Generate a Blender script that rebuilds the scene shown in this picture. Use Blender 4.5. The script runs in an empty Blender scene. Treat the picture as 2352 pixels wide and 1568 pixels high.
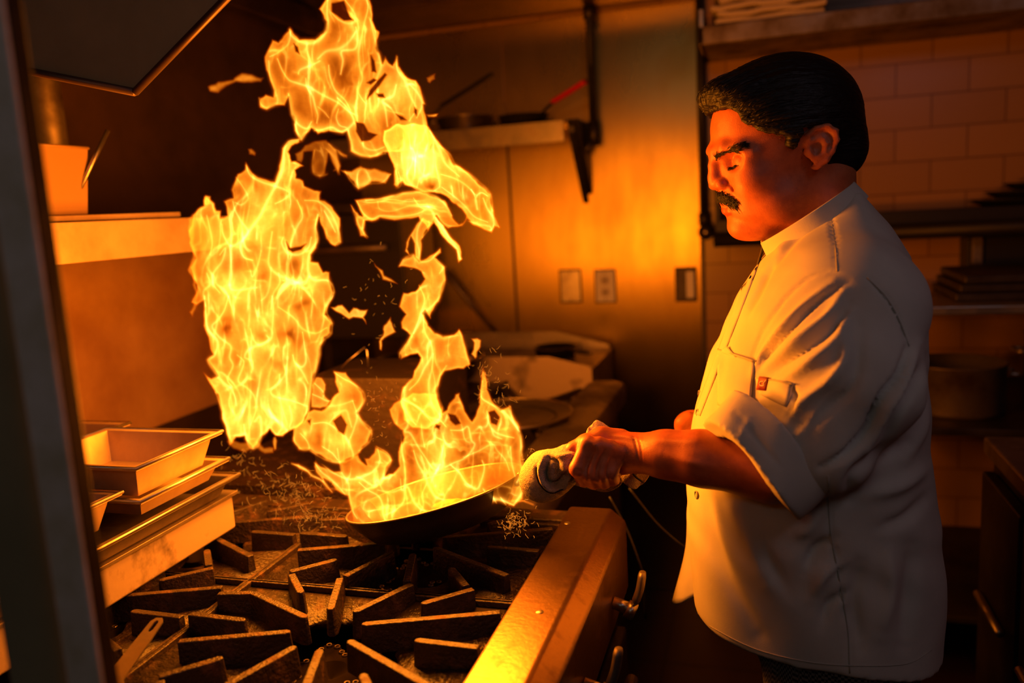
import bpy, bmesh, math, random
import numpy as np
from mathutils import Vector, Matrix
from mathutils.bvhtree import BVHTree
S = bpy.context.scene
COL = S.collection
# ------------------------------------------------------------------ camera, world, big lights, exposure
CAM = np.array([0.0, 0.0, 1.42]); FPX, CX, CY = 1894.0, 1176.0, 784.0
_vy = np.array([1745 - CX, 450 - CY, FPX]); _ay = _vy / np.linalg.norm(_vy)
_d = np.array([694, 11916, FPX]); _d = _d - (_d @ _ay) * _ay; _az = -_d / np.linalg.norm(_d)
_ax = np.cross(_ay, _az); RW = np.array([_ax, _ay, _az])
cam_d = bpy.data.cameras.new('camera'); cam = bpy.data.objects.new('camera', cam_d); COL.objects.link(cam)
_m = Matrix([list(RW[i] * np.array([1, -1, -1])) + [CAM[i]] for i in range(3)] + [[0, 0, 0, 1]])
cam.matrix_world = _m
cam_d.sensor_width = 36; cam_d.lens = FPX * 36 / 2352; cam_d.clip_start = 0.02
cam_d.dof.use_dof = True; cam_d.dof.focus_distance = 1.12; cam_d.dof.aperture_fstop = 2.3
S.camera = cam
S.view_settings.view_transform = 'Standard'; S.view_settings.look = 'None'
S.view_settings.exposure = 0.0; S.view_settings.gamma = 1.0; S.view_settings.use_curve_mapping = False
wd = bpy.data.worlds.new('kitchen_world'); S.world = wd; wd.use_nodes = True
wd.node_tree.nodes['Background'].inputs[0].default_value = (0.35, 0.30, 0.32, 1)
wd.node_tree.nodes['Background'].inputs[1].default_value = 0.004
def area(name, loc, rot, sx, sy, power, col):
    l = bpy.data.lights.new(name, 'AREA'); l.shape = 'RECTANGLE'; l.size = sx; l.size_y = sy; l.energy = power; l.color = col
    o = bpy.data.objects.new(name, l); COL.objects.link(o); o.location = loc; o.rotation_euler = rot; return o
area('cool_fill_light', (0.85, 0.15, 2.3), (math.radians(34), math.radians(28), 0), 0.2, 0.8, 1.25, (0.92, 0.74, 0.88))  # unseen fill lamp added close to the cook for the coat's cool side
area('room_light_behind_camera', (-0.5, -1.2, 2.3), (math.radians(48), 0, 0), 1.2, 0.3, 1.1, (0.92, 0.95, 0.8))
FIRE = (1.0, 0.235, 0.010)
def flame_light(name, loc, power, rad=0.06, parent=None):
    l = bpy.data.lights.new(name, 'POINT'); l.energy = power; l.color = FIRE; l.shadow_soft_size = rad
    o = bpy.data.objects.new(name, l); COL.objects.link(o); o.location = loc
    if parent: o.parent = parent; o.location = Vector(loc) - parent.location
    return o
try:
    S.cycles.max_bounces = 5; S.cycles.diffuse_bounces = 2; S.cycles.glossy_bounces = 3
    S.cycles.transparent_max_bounces = 24; S.cycles.sample_clamp_indirect = 3.0; S.cycles.use_denoising = True
    S.cycles.caustics_reflective = False; S.cycles.caustics_refractive = False
    S.cycles.use_adaptive_sampling = True; S.cycles.adaptive_threshold = 0.02
except Exception: pass

# ------------------------------------------------------------------ helpers
def ray(u, v): return RW @ np.array([(u - CX) / FPX, (v - CY) / FPX, 1.0])
def on(u, v, **k):
    (a, val), = k.items(); i = 'xyz'.index(a); r = ray(u, v); return CAM + r * ((val - CAM[i]) / r[i])
def node(nt, t, **k):
    n = nt.nodes.new(t)
    for a, b in k.items(): setattr(n, a, b)
    return n
def mat(name, col, rough=0.6, metal=0.0, col2=None, nscale=8.0, mix=(0.4, 0.65), bump=0.0, bscale=60.0, stretch=(1, 1, 1), spec=0.5, aniso=0.0, rough2=None, coat=0.0, sheen=0.0):
    m = bpy.data.materials.new(name); m.use_nodes = True; nt = m.node_tree
    b = nt.nodes['Principled BSDF']; b.inputs['Base Color'].default_value = (*col, 1)
    b.inputs['Roughness'].default_value = rough; b.inputs['Metallic'].default_value = metal
    b.inputs['Specular IOR Level'].default_value = spec
    if aniso: b.inputs['Anisotropic'].default_value = aniso
    if coat: b.inputs['Coat Weight'].default_value = coat; b.inputs['Coat Roughness'].default_value = 0.2
    if sheen: b.inputs['Sheen Weight'].default_value = sheen
    tc = node(nt, 'ShaderNodeTexCoord'); mp = node(nt, 'ShaderNodeMapping'); mp.inputs['Scale'].default_value = stretch
    nt.links.new(tc.outputs['Object'], mp.inputs[0])
    if col2 is not None or rough2 is not None:
        n = node(nt, 'ShaderNodeTexNoise'); n.inputs['Scale'].default_value = nscale; n.inputs['Detail'].default_value = 5
        n.inputs['Roughness'].default_value = 0.62; nt.links.new(mp.outputs[0], n.inputs['Vector'])
        r = node(nt, 'ShaderNodeMapRange'); r.inputs[1].default_value = mix[0]; r.inputs[2].default_value = mix[1]
        nt.links.new(n.outputs[0], r.inputs[0])
        if col2 is not None:
            mx = node(nt, 'ShaderNodeMix', data_type='RGBA'); mx.inputs[6].default_value = (*col, 1); mx.inputs[7].default_value = (*col2, 1)
            nt.links.new(r.outputs[0], mx.inputs[0]); nt.links.new(mx.outputs[2], b.inputs['Base Color'])
        if rough2 is not None:
            rr = node(nt, 'ShaderNodeMapRange'); rr.inputs[3].default_value = rough; rr.inputs[4].default_value = rough2
            nt.links.new(r.outputs[0], rr.inputs[0]); nt.links.new(rr.outputs[0], b.inputs['Roughness'])
    if bump:
        n2 = node(nt, 'ShaderNodeTexNoise'); n2.inputs['Scale'].default_value = bscale; n2.inputs['Detail'].default_value = 4
        nt.links.new(mp.outputs[0], n2.inputs['Vector'])
        bp = node(nt, 'ShaderNodeBump'); bp.inputs['Strength'].default_value = bump; bp.inputs['Distance'].default_value = 0.004
        nt.links.new(n2.outputs[0], bp.inputs['Height']); nt.links.new(bp.outputs[0], b.inputs['Normal'])
    return m
class MB:
    """collects boxes, tubes and lathes into one mesh"""
    def __init__(s): s.v = []; s.f = []
    def add(s, v, f):
        n = len(s.v); s.v += [tuple(map(float, p)) for p in v]; s.f += [tuple(i + n for i in q) for q in f]; return s
    def hexa(s, p): return s.add(p, [(3, 2, 1, 0), (4, 5, 6, 7), (0, 1, 5, 4), (1, 2, 6, 5), (2, 3, 7, 6), (3, 0, 4, 7)])
    def box(s, x0, x1, y0, y1, z0, z1):
        return s.hexa([(x0, y0, z0), (x1, y0, z0), (x1, y1, z0), (x0, y1, z0), (x0, y0, z1), (x1, y0, z1), (x1, y1, z1), (x0, y1, z1)])
    def bar(s, a, b, w, z0, z1, w2=None):
        a = np.array(a[:2], float); b = np.array(b[:2], float); d = (b - a) / np.linalg.norm(b - a); n = np.array([-d[1], d[0]])
        w2 = w if w2 is None else w2; q = [a - n * w / 2, b - n * w2 / 2, b + n * w2 / 2, a + n * w / 2]
        return s.hexa([(*p, z0) for p in q] + [(*p, z1) for p in q])
    def prism(s, pts, vec):
        n = len(pts); v = [np.array(p, float) for p in pts]; v2 = [p + np.array(vec, float) for p in v]
        return s.add(v + v2, [tuple(range(n))[::-1], tuple(range(n, 2 * n))] + [(i, (i + 1) % n, (i + 1) % n + n, i + n) for i in range(n)])
    def tube(s, pts, r, n=10, flat=1.0):
        pts = [np.array(p, float) for p in pts]; m = len(pts); r = [r] * m if np.isscalar(r) else r; v = []; f = []
        t0 = pts[1] - pts[0]; ref = np.array([0, 0, 1.0]) if abs(t0[2]) < 0.9 * np.linalg.norm(t0) else np.array([1.0, 0, 0])
        for i, p in enumerate(pts):
            t = pts[min(i + 1, m - 1)] - pts[max(i - 1, 0)]; t = t / (np.linalg.norm(t) + 1e-12)
            a = np.cross(t, ref); a /= np.linalg.norm(a) + 1e-12; b = np.cross(a, t); ref = b
            for k in range(n):
                q = 2 * math.pi * k / n; v.append(p + r[i] * (math.cos(q) * a + math.sin(q) * b * flat))
        for i in range(m - 1):
            for k in range(n): f.append((i * n + k, i * n + (k + 1) % n, (i + 1) * n + (k + 1) % n, (i + 1) * n + k))
        f += [tuple(range(n))[::-1], tuple(range((m - 1) * n, m * n))]
        return s.add(v, f)
    def lathe(s, c, prof, n=48, M=None, ex=1.0):
        v = []; f = []; c = np.array(c, float); m = len(prof)
        for r, z in prof:
            for k in range(n):
                q = 2 * math.pi * k / n; p = np.array([r * math.cos(q) * ex, r * math.sin(q), z])
                if M is not None: p = M @ p
                v.append(c + p)
        for i in range(m - 1):
            for k in range(n): f.append((i * n + k, i * n + (k + 1) % n, (i + 1) * n + (k + 1) % n, (i + 1) * n + k))
        if prof[0][0] > 1e-6: pass
        return s.add(v, f)
    def build(s, name, m, parent=None, bev=0.0, smooth=False, loc=None, seg=2):
        me = bpy.data.meshes.new(name); me.from_pydata(s.v, [], s.f); me.update()
        o = bpy.data.objects.new(name, me); COL.objects.link(o)
        if m: me.materials.append(m)
        bm = bmesh.new(); bm.from_mesh(me); bmesh.ops.remove_doubles(bm, verts=bm.verts, dist=1e-6)
        bmesh.ops.recalc_face_normals(bm, faces=bm.faces); bm.to_mesh(me); bm.free()
        if smooth: me.polygons.foreach_set('use_smooth', [True] * len(me.polygons))
        if bev:
            b = o.modifiers.new('bevel', 'BEVEL'); b.width = bev; b.segments = seg; b.limit_method = 'ANGLE'; b.angle_limit = 0.6
            me.polygons.foreach_set('use_smooth', [True] * len(me.polygons))
            try: b.harden_normals = True
            except Exception: pass
        if parent: put(o, parent)
        return o
def put(o, parent):
    o.parent = parent; o.location = Vector(o.location) - root_loc(parent); return o
def root_loc(p):
    v = Vector(p.location)
    while p.parent: p = p.parent; v += Vector(p.location)
    return v
def tag(o, label=None, cat=None, group=None, kind=None):
    if label: o['label'] = label
    if cat: o['category'] = cat
    if group: o['group'] = group
    if kind: o['kind'] = kind
    return o
def thing(name, label, cat, loc, group=None):
    o = bpy.data.objects.new(name, None); COL.objects.link(o); o.location = loc; o.empty_display_size = 0.05
    return tag(o, label, cat, group)
def copy_tree(o, parent=None):
    kids = list(o.children); c = o.copy(); COL.objects.link(c)
    if parent: c.parent = parent
    for k in kids: copy_tree(k, c)
    return c
def struct(o): o['kind'] = 'structure'; return o
def arc(c, r, a0, a1, n, z=0.0, ry=None):
    ry = r if ry is None else ry
    return [(c[0] + r * math.cos(a0 + (a1 - a0) * i / n), c[1] + ry * math.sin(a0 + (a1 - a0) * i / n), z) for i in range(n + 1)]
def cr(pts, n=8):
    """Catmull-Rom through the points"""
    p = [np.array(q, float) for q in pts]; p = [2 * p[0] - p[1]] + p + [2 * p[-1] - p[-2]]; out = []
    for i in range(1, len(p) - 2):
        for k in range(n):
            t = k / n
            out.append(0.5 * (2 * p[i] + (p[i + 1] - p[i - 1]) * t + (2 * p[i - 1] - 5 * p[i] + 4 * p[i + 1] - p[i + 2]) * t * t + (3 * p[i] - p[i - 1] - 3 * p[i + 1] + p[i + 2]) * t ** 3))
    out.append(p[-2]); return out

# ------------------------------------------------------------------ materials
M = {}
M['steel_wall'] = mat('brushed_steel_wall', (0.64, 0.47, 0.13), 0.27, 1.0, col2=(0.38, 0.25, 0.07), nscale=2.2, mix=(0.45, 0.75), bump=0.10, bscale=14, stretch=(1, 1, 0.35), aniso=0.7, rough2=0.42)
M['steel'] = mat('worn_steel', (0.55, 0.50, 0.44), 0.32, 1.0, col2=(0.34, 0.27, 0.20), nscale=14, mix=(0.42, 0.72), bump=0.05, bscale=90, rough2=0.5)
M['steel_rail'] = mat('scratched_rail_steel', (0.36, 0.215, 0.115), 0.36, 1.0, col2=(0.22, 0.12, 0.06), nscale=34, mix=(0.55, 0.78), bump=0.10, bscale=160, rough2=0.5)
M['dull_steel'] = mat('dull_greasy_steel', (0.30, 0.25, 0.20), 0.48, 0.9, col2=(0.08, 0.05, 0.035), nscale=7, mix=(0.40, 0.70), bump=0.10, bscale=60, rough2=0.75)
M['soot_steel'] = mat('sooty_steel', (0.50, 0.38, 0.26), 0.5, 0.35, col2=(0.03, 0.018, 0.012), nscale=9, mix=(0.54, 0.70), bump=0.15, bscale=50, rough2=0.85)
M['dark_steel'] = mat('dark_greasy_steel', (0.07, 0.06, 0.055), 0.5, 0.8, col2=(0.03, 0.022, 0.018), nscale=6, bump=0.1, bscale=70)
M['iron'] = mat('seasoned_cast_iron', (0.040, 0.027, 0.020), 0.42, 0.3, col2=(0.11, 0.052, 0.022), nscale=42, mix=(0.52, 0.68), bump=0.55, bscale=210, spec=0.6, rough2=0.7)
M['iron_floor'] = mat('greasy_cast_iron_floor', (0.022, 0.012, 0.008), 0.42, 0.1, col2=(0.085, 0.034, 0.012), nscale=30, mix=(0.52, 0.70), bump=1.0, bscale=150, spec=0.7, rough2=0.75)
M['black'] = mat('black_pan', (0.018, 0.016, 0.015), 0.42, 0.3, bump=0.2, bscale=120)
M['black_metal'] = mat('black_metal', (0.02, 0.018, 0.018), 0.5, 0.4, bump=0.1, bscale=80)
M['pan_inside'] = mat('hot_pan_steel', (0.12, 0.06, 0.025), 0.5, 0.5, col2=(0.09, 0.035, 0.015), nscale=16, bump=0.2, bscale=80)
M['tubm'] = mat('amber_food_plastic', (0.36, 0.21, 0.09), 0.5)
M['soot_box'] = mat('burnt_black_steel', (0.03, 0.018, 0.012), 0.6, 0.4, col2=(0.10, 0.045, 0.02), nscale=22, mix=(0.55, 0.75), bump=0.4, bscale=90)
M['tray'] = mat('sooty_drip_tray', (0.012, 0.008, 0.006), 0.95, 0.0, spec=0.05)
M['red'] = mat('red_silicone', (0.55, 0.015, 0.01), 0.5)
M['cream'] = mat('cream_plastic', (0.55, 0.46, 0.34), 0.55)
M['white_face'] = mat('white_outlet_plastic', (0.75, 0.70, 0.6), 0.4)
M['floor'] = mat('dark_quarry_tile', (0.030, 0.014, 0.010), 0.5)
M['ceil'] = mat('dark_ceiling', (0.05, 0.045, 0.04), 0.9)
M['post'] = mat('grey_painted_post', (0.80, 0.72, 0.70), 0.6, 0.0, col2=(0.60, 0.52, 0.40), nscale=20, bump=0.1, bscale=60)
M['hood'] = mat('hood_steel', (0.34, 0.31, 0.20), 0.6, 0.2, col2=(0.27, 0.25, 0.16), nscale=5)
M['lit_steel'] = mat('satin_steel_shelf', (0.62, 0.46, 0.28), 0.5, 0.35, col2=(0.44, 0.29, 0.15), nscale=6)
M['splash'] = mat('firelit_splashback', (0.62, 0.36, 0.16), 0.5, 0.35, col2=(0.36, 0.17, 0.06), nscale=3.5, mix=(0.35, 0.7), bump=0.1, bscale=30)  # fire's orange light on the lower left wall, put into the colour
M['wall_dark'] = mat('dark_left_wall', (0.07, 0.035, 0.022), 0.6, 0.3, col2=(0.035, 0.018, 0.012), nscale=4)  # dark tone of the left wall, darker than the splashback
M['hood_in'] = mat('hood_inner_grease', (0.13, 0.08, 0.06), 0.45, 0.7, col2=(0.05, 0.03, 0.02), nscale=4)
def tile_mat(name, col, col2, grout, bw, bh, m, rough=0.3, plane='XZ', bump=0.5, offset=0.5):
    mt = bpy.data.materials.new(name); mt.use_nodes = True; nt = mt.node_tree; b = nt.nodes['Principled BSDF']
    tc = node(nt, 'ShaderNodeTexCoord'); sp = node(nt, 'ShaderNodeSeparateXYZ'); cb = node(nt, 'ShaderNodeCombineXYZ')
    nt.links.new(tc.outputs['Object'], sp.inputs[0]); nt.links.new(sp.outputs[0], cb.inputs[0]); nt.links.new(sp.outputs[2 if plane == 'XZ' else 1], cb.inputs[1])
    br = node(nt, 'ShaderNodeTexBrick'); br.offset = offset; br.inputs['Scale'].default_value = 1.0
    br.inputs['Brick Width'].default_value = bw; br.inputs['Row Height'].default_value = bh; br.inputs['Mortar Size'].default_value = m
    br.inputs['Mortar Smooth'].default_value = 0.3; br.inputs['Color1'].default_value = (*col, 1); br.inputs['Color2'].default_value = (*col2, 1); br.inputs['Mortar'].default_value = (*grout, 1)
    nt.links.new(cb.outputs[0], br.inputs[0]); nt.links.new(br.outputs[0], b.inputs['Base Color'])
    bp = node(nt, 'ShaderNodeBump'); bp.invert = True; bp.inputs['Strength'].default_value = bump; bp.inputs['Distance'].default_value = 0.003
    nt.links.new(br.outputs['Fac'], bp.inputs['Height']); nt.links.new(bp.outputs[0], b.inputs['Normal'])
    b.inputs['Roughness'].default_value = rough; return mt
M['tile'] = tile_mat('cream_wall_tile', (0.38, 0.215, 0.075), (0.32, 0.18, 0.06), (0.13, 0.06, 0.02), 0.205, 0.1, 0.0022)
M['floor'] = tile_mat('dark_quarry_tile', (0.035, 0.016, 0.012), (0.028, 0.013, 0.010), (0.012, 0.006, 0.005), 0.3, 0.3, 0.006, 0.5, 'XY', 0.4, 0.0)

# ------------------------------------------------------------------ the room
WY = 2.90; WX = -1.45; RX = 2.2; CZ = 2.55
struct(MB().box(WX - 0.1, RX + 0.1, -1.6, WY + 0.1, -0.1, 0).build('floor', M['floor']))
struct(MB().box(WX - 0.1, RX + 0.1, -1.6, WY + 0.1, CZ, CZ + 0.1).build('ceiling', M['ceil']))
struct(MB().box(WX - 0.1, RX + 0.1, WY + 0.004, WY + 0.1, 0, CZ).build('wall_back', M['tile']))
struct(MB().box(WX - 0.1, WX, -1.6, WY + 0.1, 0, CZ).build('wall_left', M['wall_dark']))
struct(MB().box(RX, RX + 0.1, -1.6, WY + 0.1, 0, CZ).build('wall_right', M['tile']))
struct(MB().box(WX - 0.1, RX + 0.1, -1.7, -1.6, 0, CZ).build('wall_front', M['ceil']))
p = thing('steel_wall_panel', 'tall brushed steel sheet with the three outlets on the back wall', 'wall panel', (-0.5, WY, 0))
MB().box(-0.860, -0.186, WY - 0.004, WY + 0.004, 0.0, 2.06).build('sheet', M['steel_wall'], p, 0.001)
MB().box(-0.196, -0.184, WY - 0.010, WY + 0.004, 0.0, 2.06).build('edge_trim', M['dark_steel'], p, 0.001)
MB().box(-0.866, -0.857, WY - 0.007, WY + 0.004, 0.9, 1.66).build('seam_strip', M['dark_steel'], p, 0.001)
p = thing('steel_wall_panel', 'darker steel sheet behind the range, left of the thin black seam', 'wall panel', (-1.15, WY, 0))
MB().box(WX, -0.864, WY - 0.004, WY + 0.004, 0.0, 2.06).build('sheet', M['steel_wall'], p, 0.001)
tag(MB().box(WX, -0.18, WY - 0.35, WY, 2.075, 2.2).build('hood_skirt', M['hood_in'], None, 0.004), 'dark greasy hood lip running above the steel wall at the back', 'hood')
# hood: the near end panel with its folded bright lip, and the dark inside
h = thing('extractor_hood', 'grey end panel and dark inside of the big hood, upper left', 'extractor hood', (-1.0, 1.0, 1.6))
HX = [on(40, 158, y=0.98), on(310, 212, y=0.98), on(530, -14, y=0.98)]
up = 0.5
pts = [HX[0] + np.array([-0.25, 0, 0.03]), HX[0], HX[1], HX[2], HX[2] + np.array([0.3, 0, 0.36]), HX[0] + np.array([-0.25, 0, 0.9])]
MB().prism(pts, (0, 0.006, 0)).build('end_panel', M['hood'], h)
MB().tube([HX[0] + np.array([-0.25, 0, 0.03]), HX[0], HX[1]], 0.0055, 8).build('lower_lip', M['hood_in'], h, smooth=True)
MB().tube([HX[1], HX[2], HX[2] + np.array([0.3, 0, 0.36])], 0.0055, 8).build('sloping_lip', M['hood_in'], h, smooth=True)
MB().box(-1.44, -1.38, 1.0, 2.86, 2.02, 2.10).build('grease_gutter', M['hood_in'], h, 0.004)
for k in range(4):
    f = MB().box(-1.44, -1.1, 1.02 + k * 0.46, 1.46 + k * 0.46, 2.30, 2.33).build('filter', M['dark_steel'], h, 0.004)
def outlet(x0, x1, z0, z1, label, kind):
    o = thing('wall_outlet', label, 'wall outlet', ((x0 + x1) / 2, WY - 0.004, (z0 + z1) / 2), 'wall plates on the steel panel')
    MB().box(x0, x1, WY - 0.012, WY - 0.0045, z0, z1).build('plate', M['steel'] if kind == 0 else M['white_face'] if kind == 1 else M['dark_steel'], o, 0.003)
    MB().box(x0 - 0.004, x1 + 0.004, WY - 0.0095, WY - 0.0044, z0 - 0.004, z1 + 0.004).build('back_box_edge', M['black_metal'], o, 0.001)
    xm, zm = (x0 + x1) / 2, (z0 + z1) / 2
    if kind == 1:
        for dz in (0.021, -0.021):
            r = MB().lathe((xm, WY - 0.0125, zm + dz), [(0.0, -0.003), (0.014, -0.003), (0.015, 0)], 20, np.array([[1, 0, 0], [0, 0, 1], [0, 1, 0]])).build('receptacle', M['cream'], o)
            MB().box(xm - 0.006, xm - 0.003, WY - 0.0165, WY - 0.015, zm + dz - 0.005, zm + dz + 0.005).box(xm + 0.003, xm + 0.006, WY - 0.0165, WY - 0.015, zm + dz - 0.005, zm + dz + 0.005).build('slot', M['black_metal'], r)
    elif kind == 2:
        MB().box(xm + 0.002, x1 - 0.004, WY - 0.022, WY - 0.012, z0 + 0.01, z1 - 0.01).build('switch_cover', M['white_face'], o, 0.002)
    for dz in (z0 + 0.008, z1 - 0.008):
        MB().lathe((xm, WY - 0.0125, dz), [(0.0, -0.001), (0.003, -0.001), (0.003, 0)], 10, np.array([[1, 0, 0], [0, 0, 1], [0, 1, 0]])).build('screw', M['dark_steel'], o)
outlet(-0.690, -0.618, 1.083, 1.196, 'blank steel outlet plate, leftmost of the three on the wall', 0)
outlet(-0.562, -0.494, 1.080, 1.192, 'pale outlet plate with two round sockets, middle of the three', 1)
outlet(-0.280, -0.214, 1.078, 1.190, 'dark switch plate at the right edge of the steel wall', 2)

# back shelf on the steel wall with its bracket
s = thing('wall_shelf', 'steel shelf with a turned-down front lip under the red-handled pan', 'wall shelf', (-0.9, 2.75, 1.66))
MB().box(WX + 0.01, -0.60, 2.66, WY - 0.005, 1.690, 1.696).build('board', M['steel'], s, 0.001)
MB().box(WX + 0.01, -0.60, 2.655, 2.661, 1.630, 1.696).build('front_lip', M['steel'], s, 0.001)
MB().prism([(-0.595, 2.70, 1.69), (-0.575, 2.70, 1.69), (-0.575, WY - 0.005, 1.46), (-0.595, WY - 0.005, 1.46)], (0, 0.0, -0.03)).build('end_bracket', M['dark_steel'], s)
MB().prism([(-0.594, 2.68, 1.70), (-0.594, WY - 0.005, 1.70), (-0.594, WY - 0.005, 1.46)], (0.035, 0, 0)).build('side_gusset', M['dark_steel'], s, 0.002)
def handle_pan(name, label, c, r, depth, hdir, hlen, hup, body, hm, group=None, lift=0.0, hr=0.009):
    o = thing(name, label, 'pan', c, group); c = np.array(c, float)
    MB().lathe(c, [(0, 0), (r * 0.78, 0), (r * 0.86, 0.004), (r, depth), (r + 0.003, depth + 0.001), (r - 0.002, depth + 0.0015), (r * 0.84, 0.006), (0, 0.004)], 56).build('pan_body', body, o, smooth=True)
    d = np.array([math.cos(hdir), math.sin(hdir), 0]); a = c + d * (r - 0.004) + np.array([0, 0, depth * 0.8])
    h1 = a + d * hlen * 0.35 + np.array([0, 0, hup * 0.5]); e = a + d * hlen + np.array([0, 0, hup])
    MB().tube([a, a * 0.6 + h1 * 0.4 + np.array([0, 0, 0.002]), h1], [0.006, 0.007, hr * 0.8], 10, 0.5).build('handle_shank', body, o, smooth=True)
    MB().tube(cr([h1 - d * 0.01, h1, (h1 + e) / 2, e - d * 0.004, e], 4), [hr * 0.7] + [hr] * 15 + [hr * 0.5], 12, 0.7).build('handle_grip', hm, o, smooth=True)
    return o
handle_pan('frying_pan', 'small dark pan with a bright red handle on the back shelf', (-0.76, 2.76, 1.697), 0.085, 0.035, math.radians(-30), 0.20, 0.075, M['black'], M['red'], hr=0.012)
handle_pan('frying_pan', 'shiny dented pan at the middle of the back shelf', (-0.97, 2.77, 1.697), 0.10, 0.045, math.radians(200), 0.10, 0.0, M['steel'], M['black'])
handle_pan('frying_pan', 'black pan with a long raised black handle on the back shelf', (-1.22, 2.77, 1.697), 0.10, 0.03, math.radians(-14), 0.30, 0.14, M['black'], M['black'])
# gas pipe down the wall
g = thing('gas_pipe', 'dark vertical pipe on the steel wall beside the shelf bracket', 'pipe', (-0.53, 2.84, 1.6))
MB().tube([(-0.535, 2.83, 2.5), (-0.535, 2.83, 1.66)], 0.013, 14).build('pipe', M['black_metal'], g, smooth=True)
MB().tube([(-0.535, 2.83, 1.70), (-0.535, 2.83, 1.62)], 0.019, 14).build('valve_body', M['dark_steel'], g, smooth=True)
MB().tube([(-0.535, 2.83, 1.65), (-0.56, 2.80, 1.60)], 0.012, 10).build('valve_handle', M['dark_steel'], g, smooth=True)
MB().tube([(-0.535, 2.83, 2.03), (-0.535, 2.83, 2.07)], 0.020, 14).build('coupling', M['dark_steel'], g, smooth=True)
g = thing('water_pipe', 'thin black pipe with a round elbow at the steel wall edge', 'pipe', (-0.18, 2.85, 1.4))
MB().tube([(-0.180, 2.86, 2.3), (-0.180, 2.86, 1.36)], 0.011, 12).build('pipe', M['black_metal'], g, smooth=True)
MB().tube([(-0.180, 2.86, 1.375), (-0.180, 2.86, 1.335)], 0.018, 14).build('collar', M['dark_steel'], g, smooth=True)
MB().tube([(-0.172, 2.89, 1.312), (-0.172, 2.825, 1.312)], 0.026, 20).build('elbow', M['dark_steel'], g, smooth=True)
MB().tube([(-0.172, 2.826, 1.312), (-0.172, 2.815, 1.312)], 0.014, 16).build('elbow_plug', M['steel'], g, smooth=True)
MB().tube([(-0.172, 2.86, 1.312), (-0.13, 2.86, 1.312)], 0.016, 14).build('stub', M['dark_steel'], g, smooth=True)

# shelves on the tiled wall
s = thing('wall_shelf', 'long dark shelf high on the tiled wall holding folded cloths', 'wall shelf', (0.3, 2.6, 1.87))
ZS = 1.862
MB().box(-0.165, 2.1, 2.56, WY, ZS, ZS + 0.052).build('board', M['dull_steel'], s, 0.003)
MB().box(-0.165, -0.150, 2.56, WY, ZS, ZS + 0.10).build('end_cheek', M['steel'], s, 0.003)
for k in range(6):
    x0 = -0.120 + 0.012 * (k % 2) - 0.006 * (k % 3); z0 = ZS + 0.053 + k * 0.020
    q = MB(); prof = []
    for i in range(25):
        x = x0 + i * 0.0125; prof.append((x, z0 + 0.0025 * math.sin(i * 0.5 + k * 1.7) + 0.001 * math.sin(i * 1.3 + k)))
    up_ = [(x, 2.575, z + 0.017) for x, z in prof]; lo = [(x, 2.575, z + 0.0) for x, z in prof]
    q.prism(lo + up_[::-1], (0, 0.24, 0))
    tag(q.build('folded_cloth', M['cream'], None, 0.006), '%s folded cream cloth in the stack on the high shelf' % ['lowest', 'second from the bottom', 'third from the bottom', 'third from the top', 'second from the top', 'topmost'][k], 'cloth', 'folded cloths on the high shelf')
s = thing('rail_shelf', 'black shelf with a heavy rounded front rail across the tiled wall', 'shelf', (0.5, 2.7, 1.3))
MB().box(-0.135, 2.1, 2.70, WY, 1.335, 1.350).build('board', M['black_metal'], s, 0.002)
MB().box(-0.135, 2.1, 2.695, 2.71, 1.270, 1.352).build('front_board', M['black_metal'], s, 0.003)
MB().tube([(-0.140, 2.685, 1.292), (2.1, 2.685, 1.292)], 0.024, 18).build('rail', M['black_metal'], s, smooth=True)
MB().box(-0.135, -0.12, 2.70, WY, 1.35, 1.47).build('end_cheek', M['black_metal'], s, 0.003)
for k, (x, r) in enumerate([(0.79, 0.19), (0.81, 0.17), (0.84, 0.15)]):
    tag(MB().lathe((x, 2.80 - 0.0 * k, 1.351 + k * 0.022), [(0, 0), (r * 0.8, 0), (r, 0.018), (r + 0.004, 0.020), (r - 0.006, 0.021), (r * 0.78, 0.003), (0, 0.003)], 48, ex=1, M=np.diag([1, 0.45, 1.0])).build('baking_pan', M['black'], None, smooth=True), '%s black pan stacked at the right end of the rail shelf' % ['lowest', 'middle', 'topmost'][k], 'pan', 'black pans on the rail shelf')
# soap dispenser-like bracket and a grey box at the right frame edge
b = thing('paper_dispenser', 'dark wall dispenser with a grey corner at the right frame edge', 'dispenser', (0.66, 2.8, 1.15))
MB().box(0.60, 0.76, 2.80, WY, 1.12, 1.262).build('case', M['black_metal'], b, 0.006)
MB().prism([on(2318, 668, y=2.78), on(2352, 615, y=2.78), on(2400, 600, y=2.78), on(2400, 668, y=2.78)], (0, 0.02, 0)).build('flap', M['post'], b, 0.002)
MB().box(0.612, 0.64, 2.785, 2.80, 1.18, 1.26).build('latch', M['dull_steel'], b, 0.002)

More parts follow.
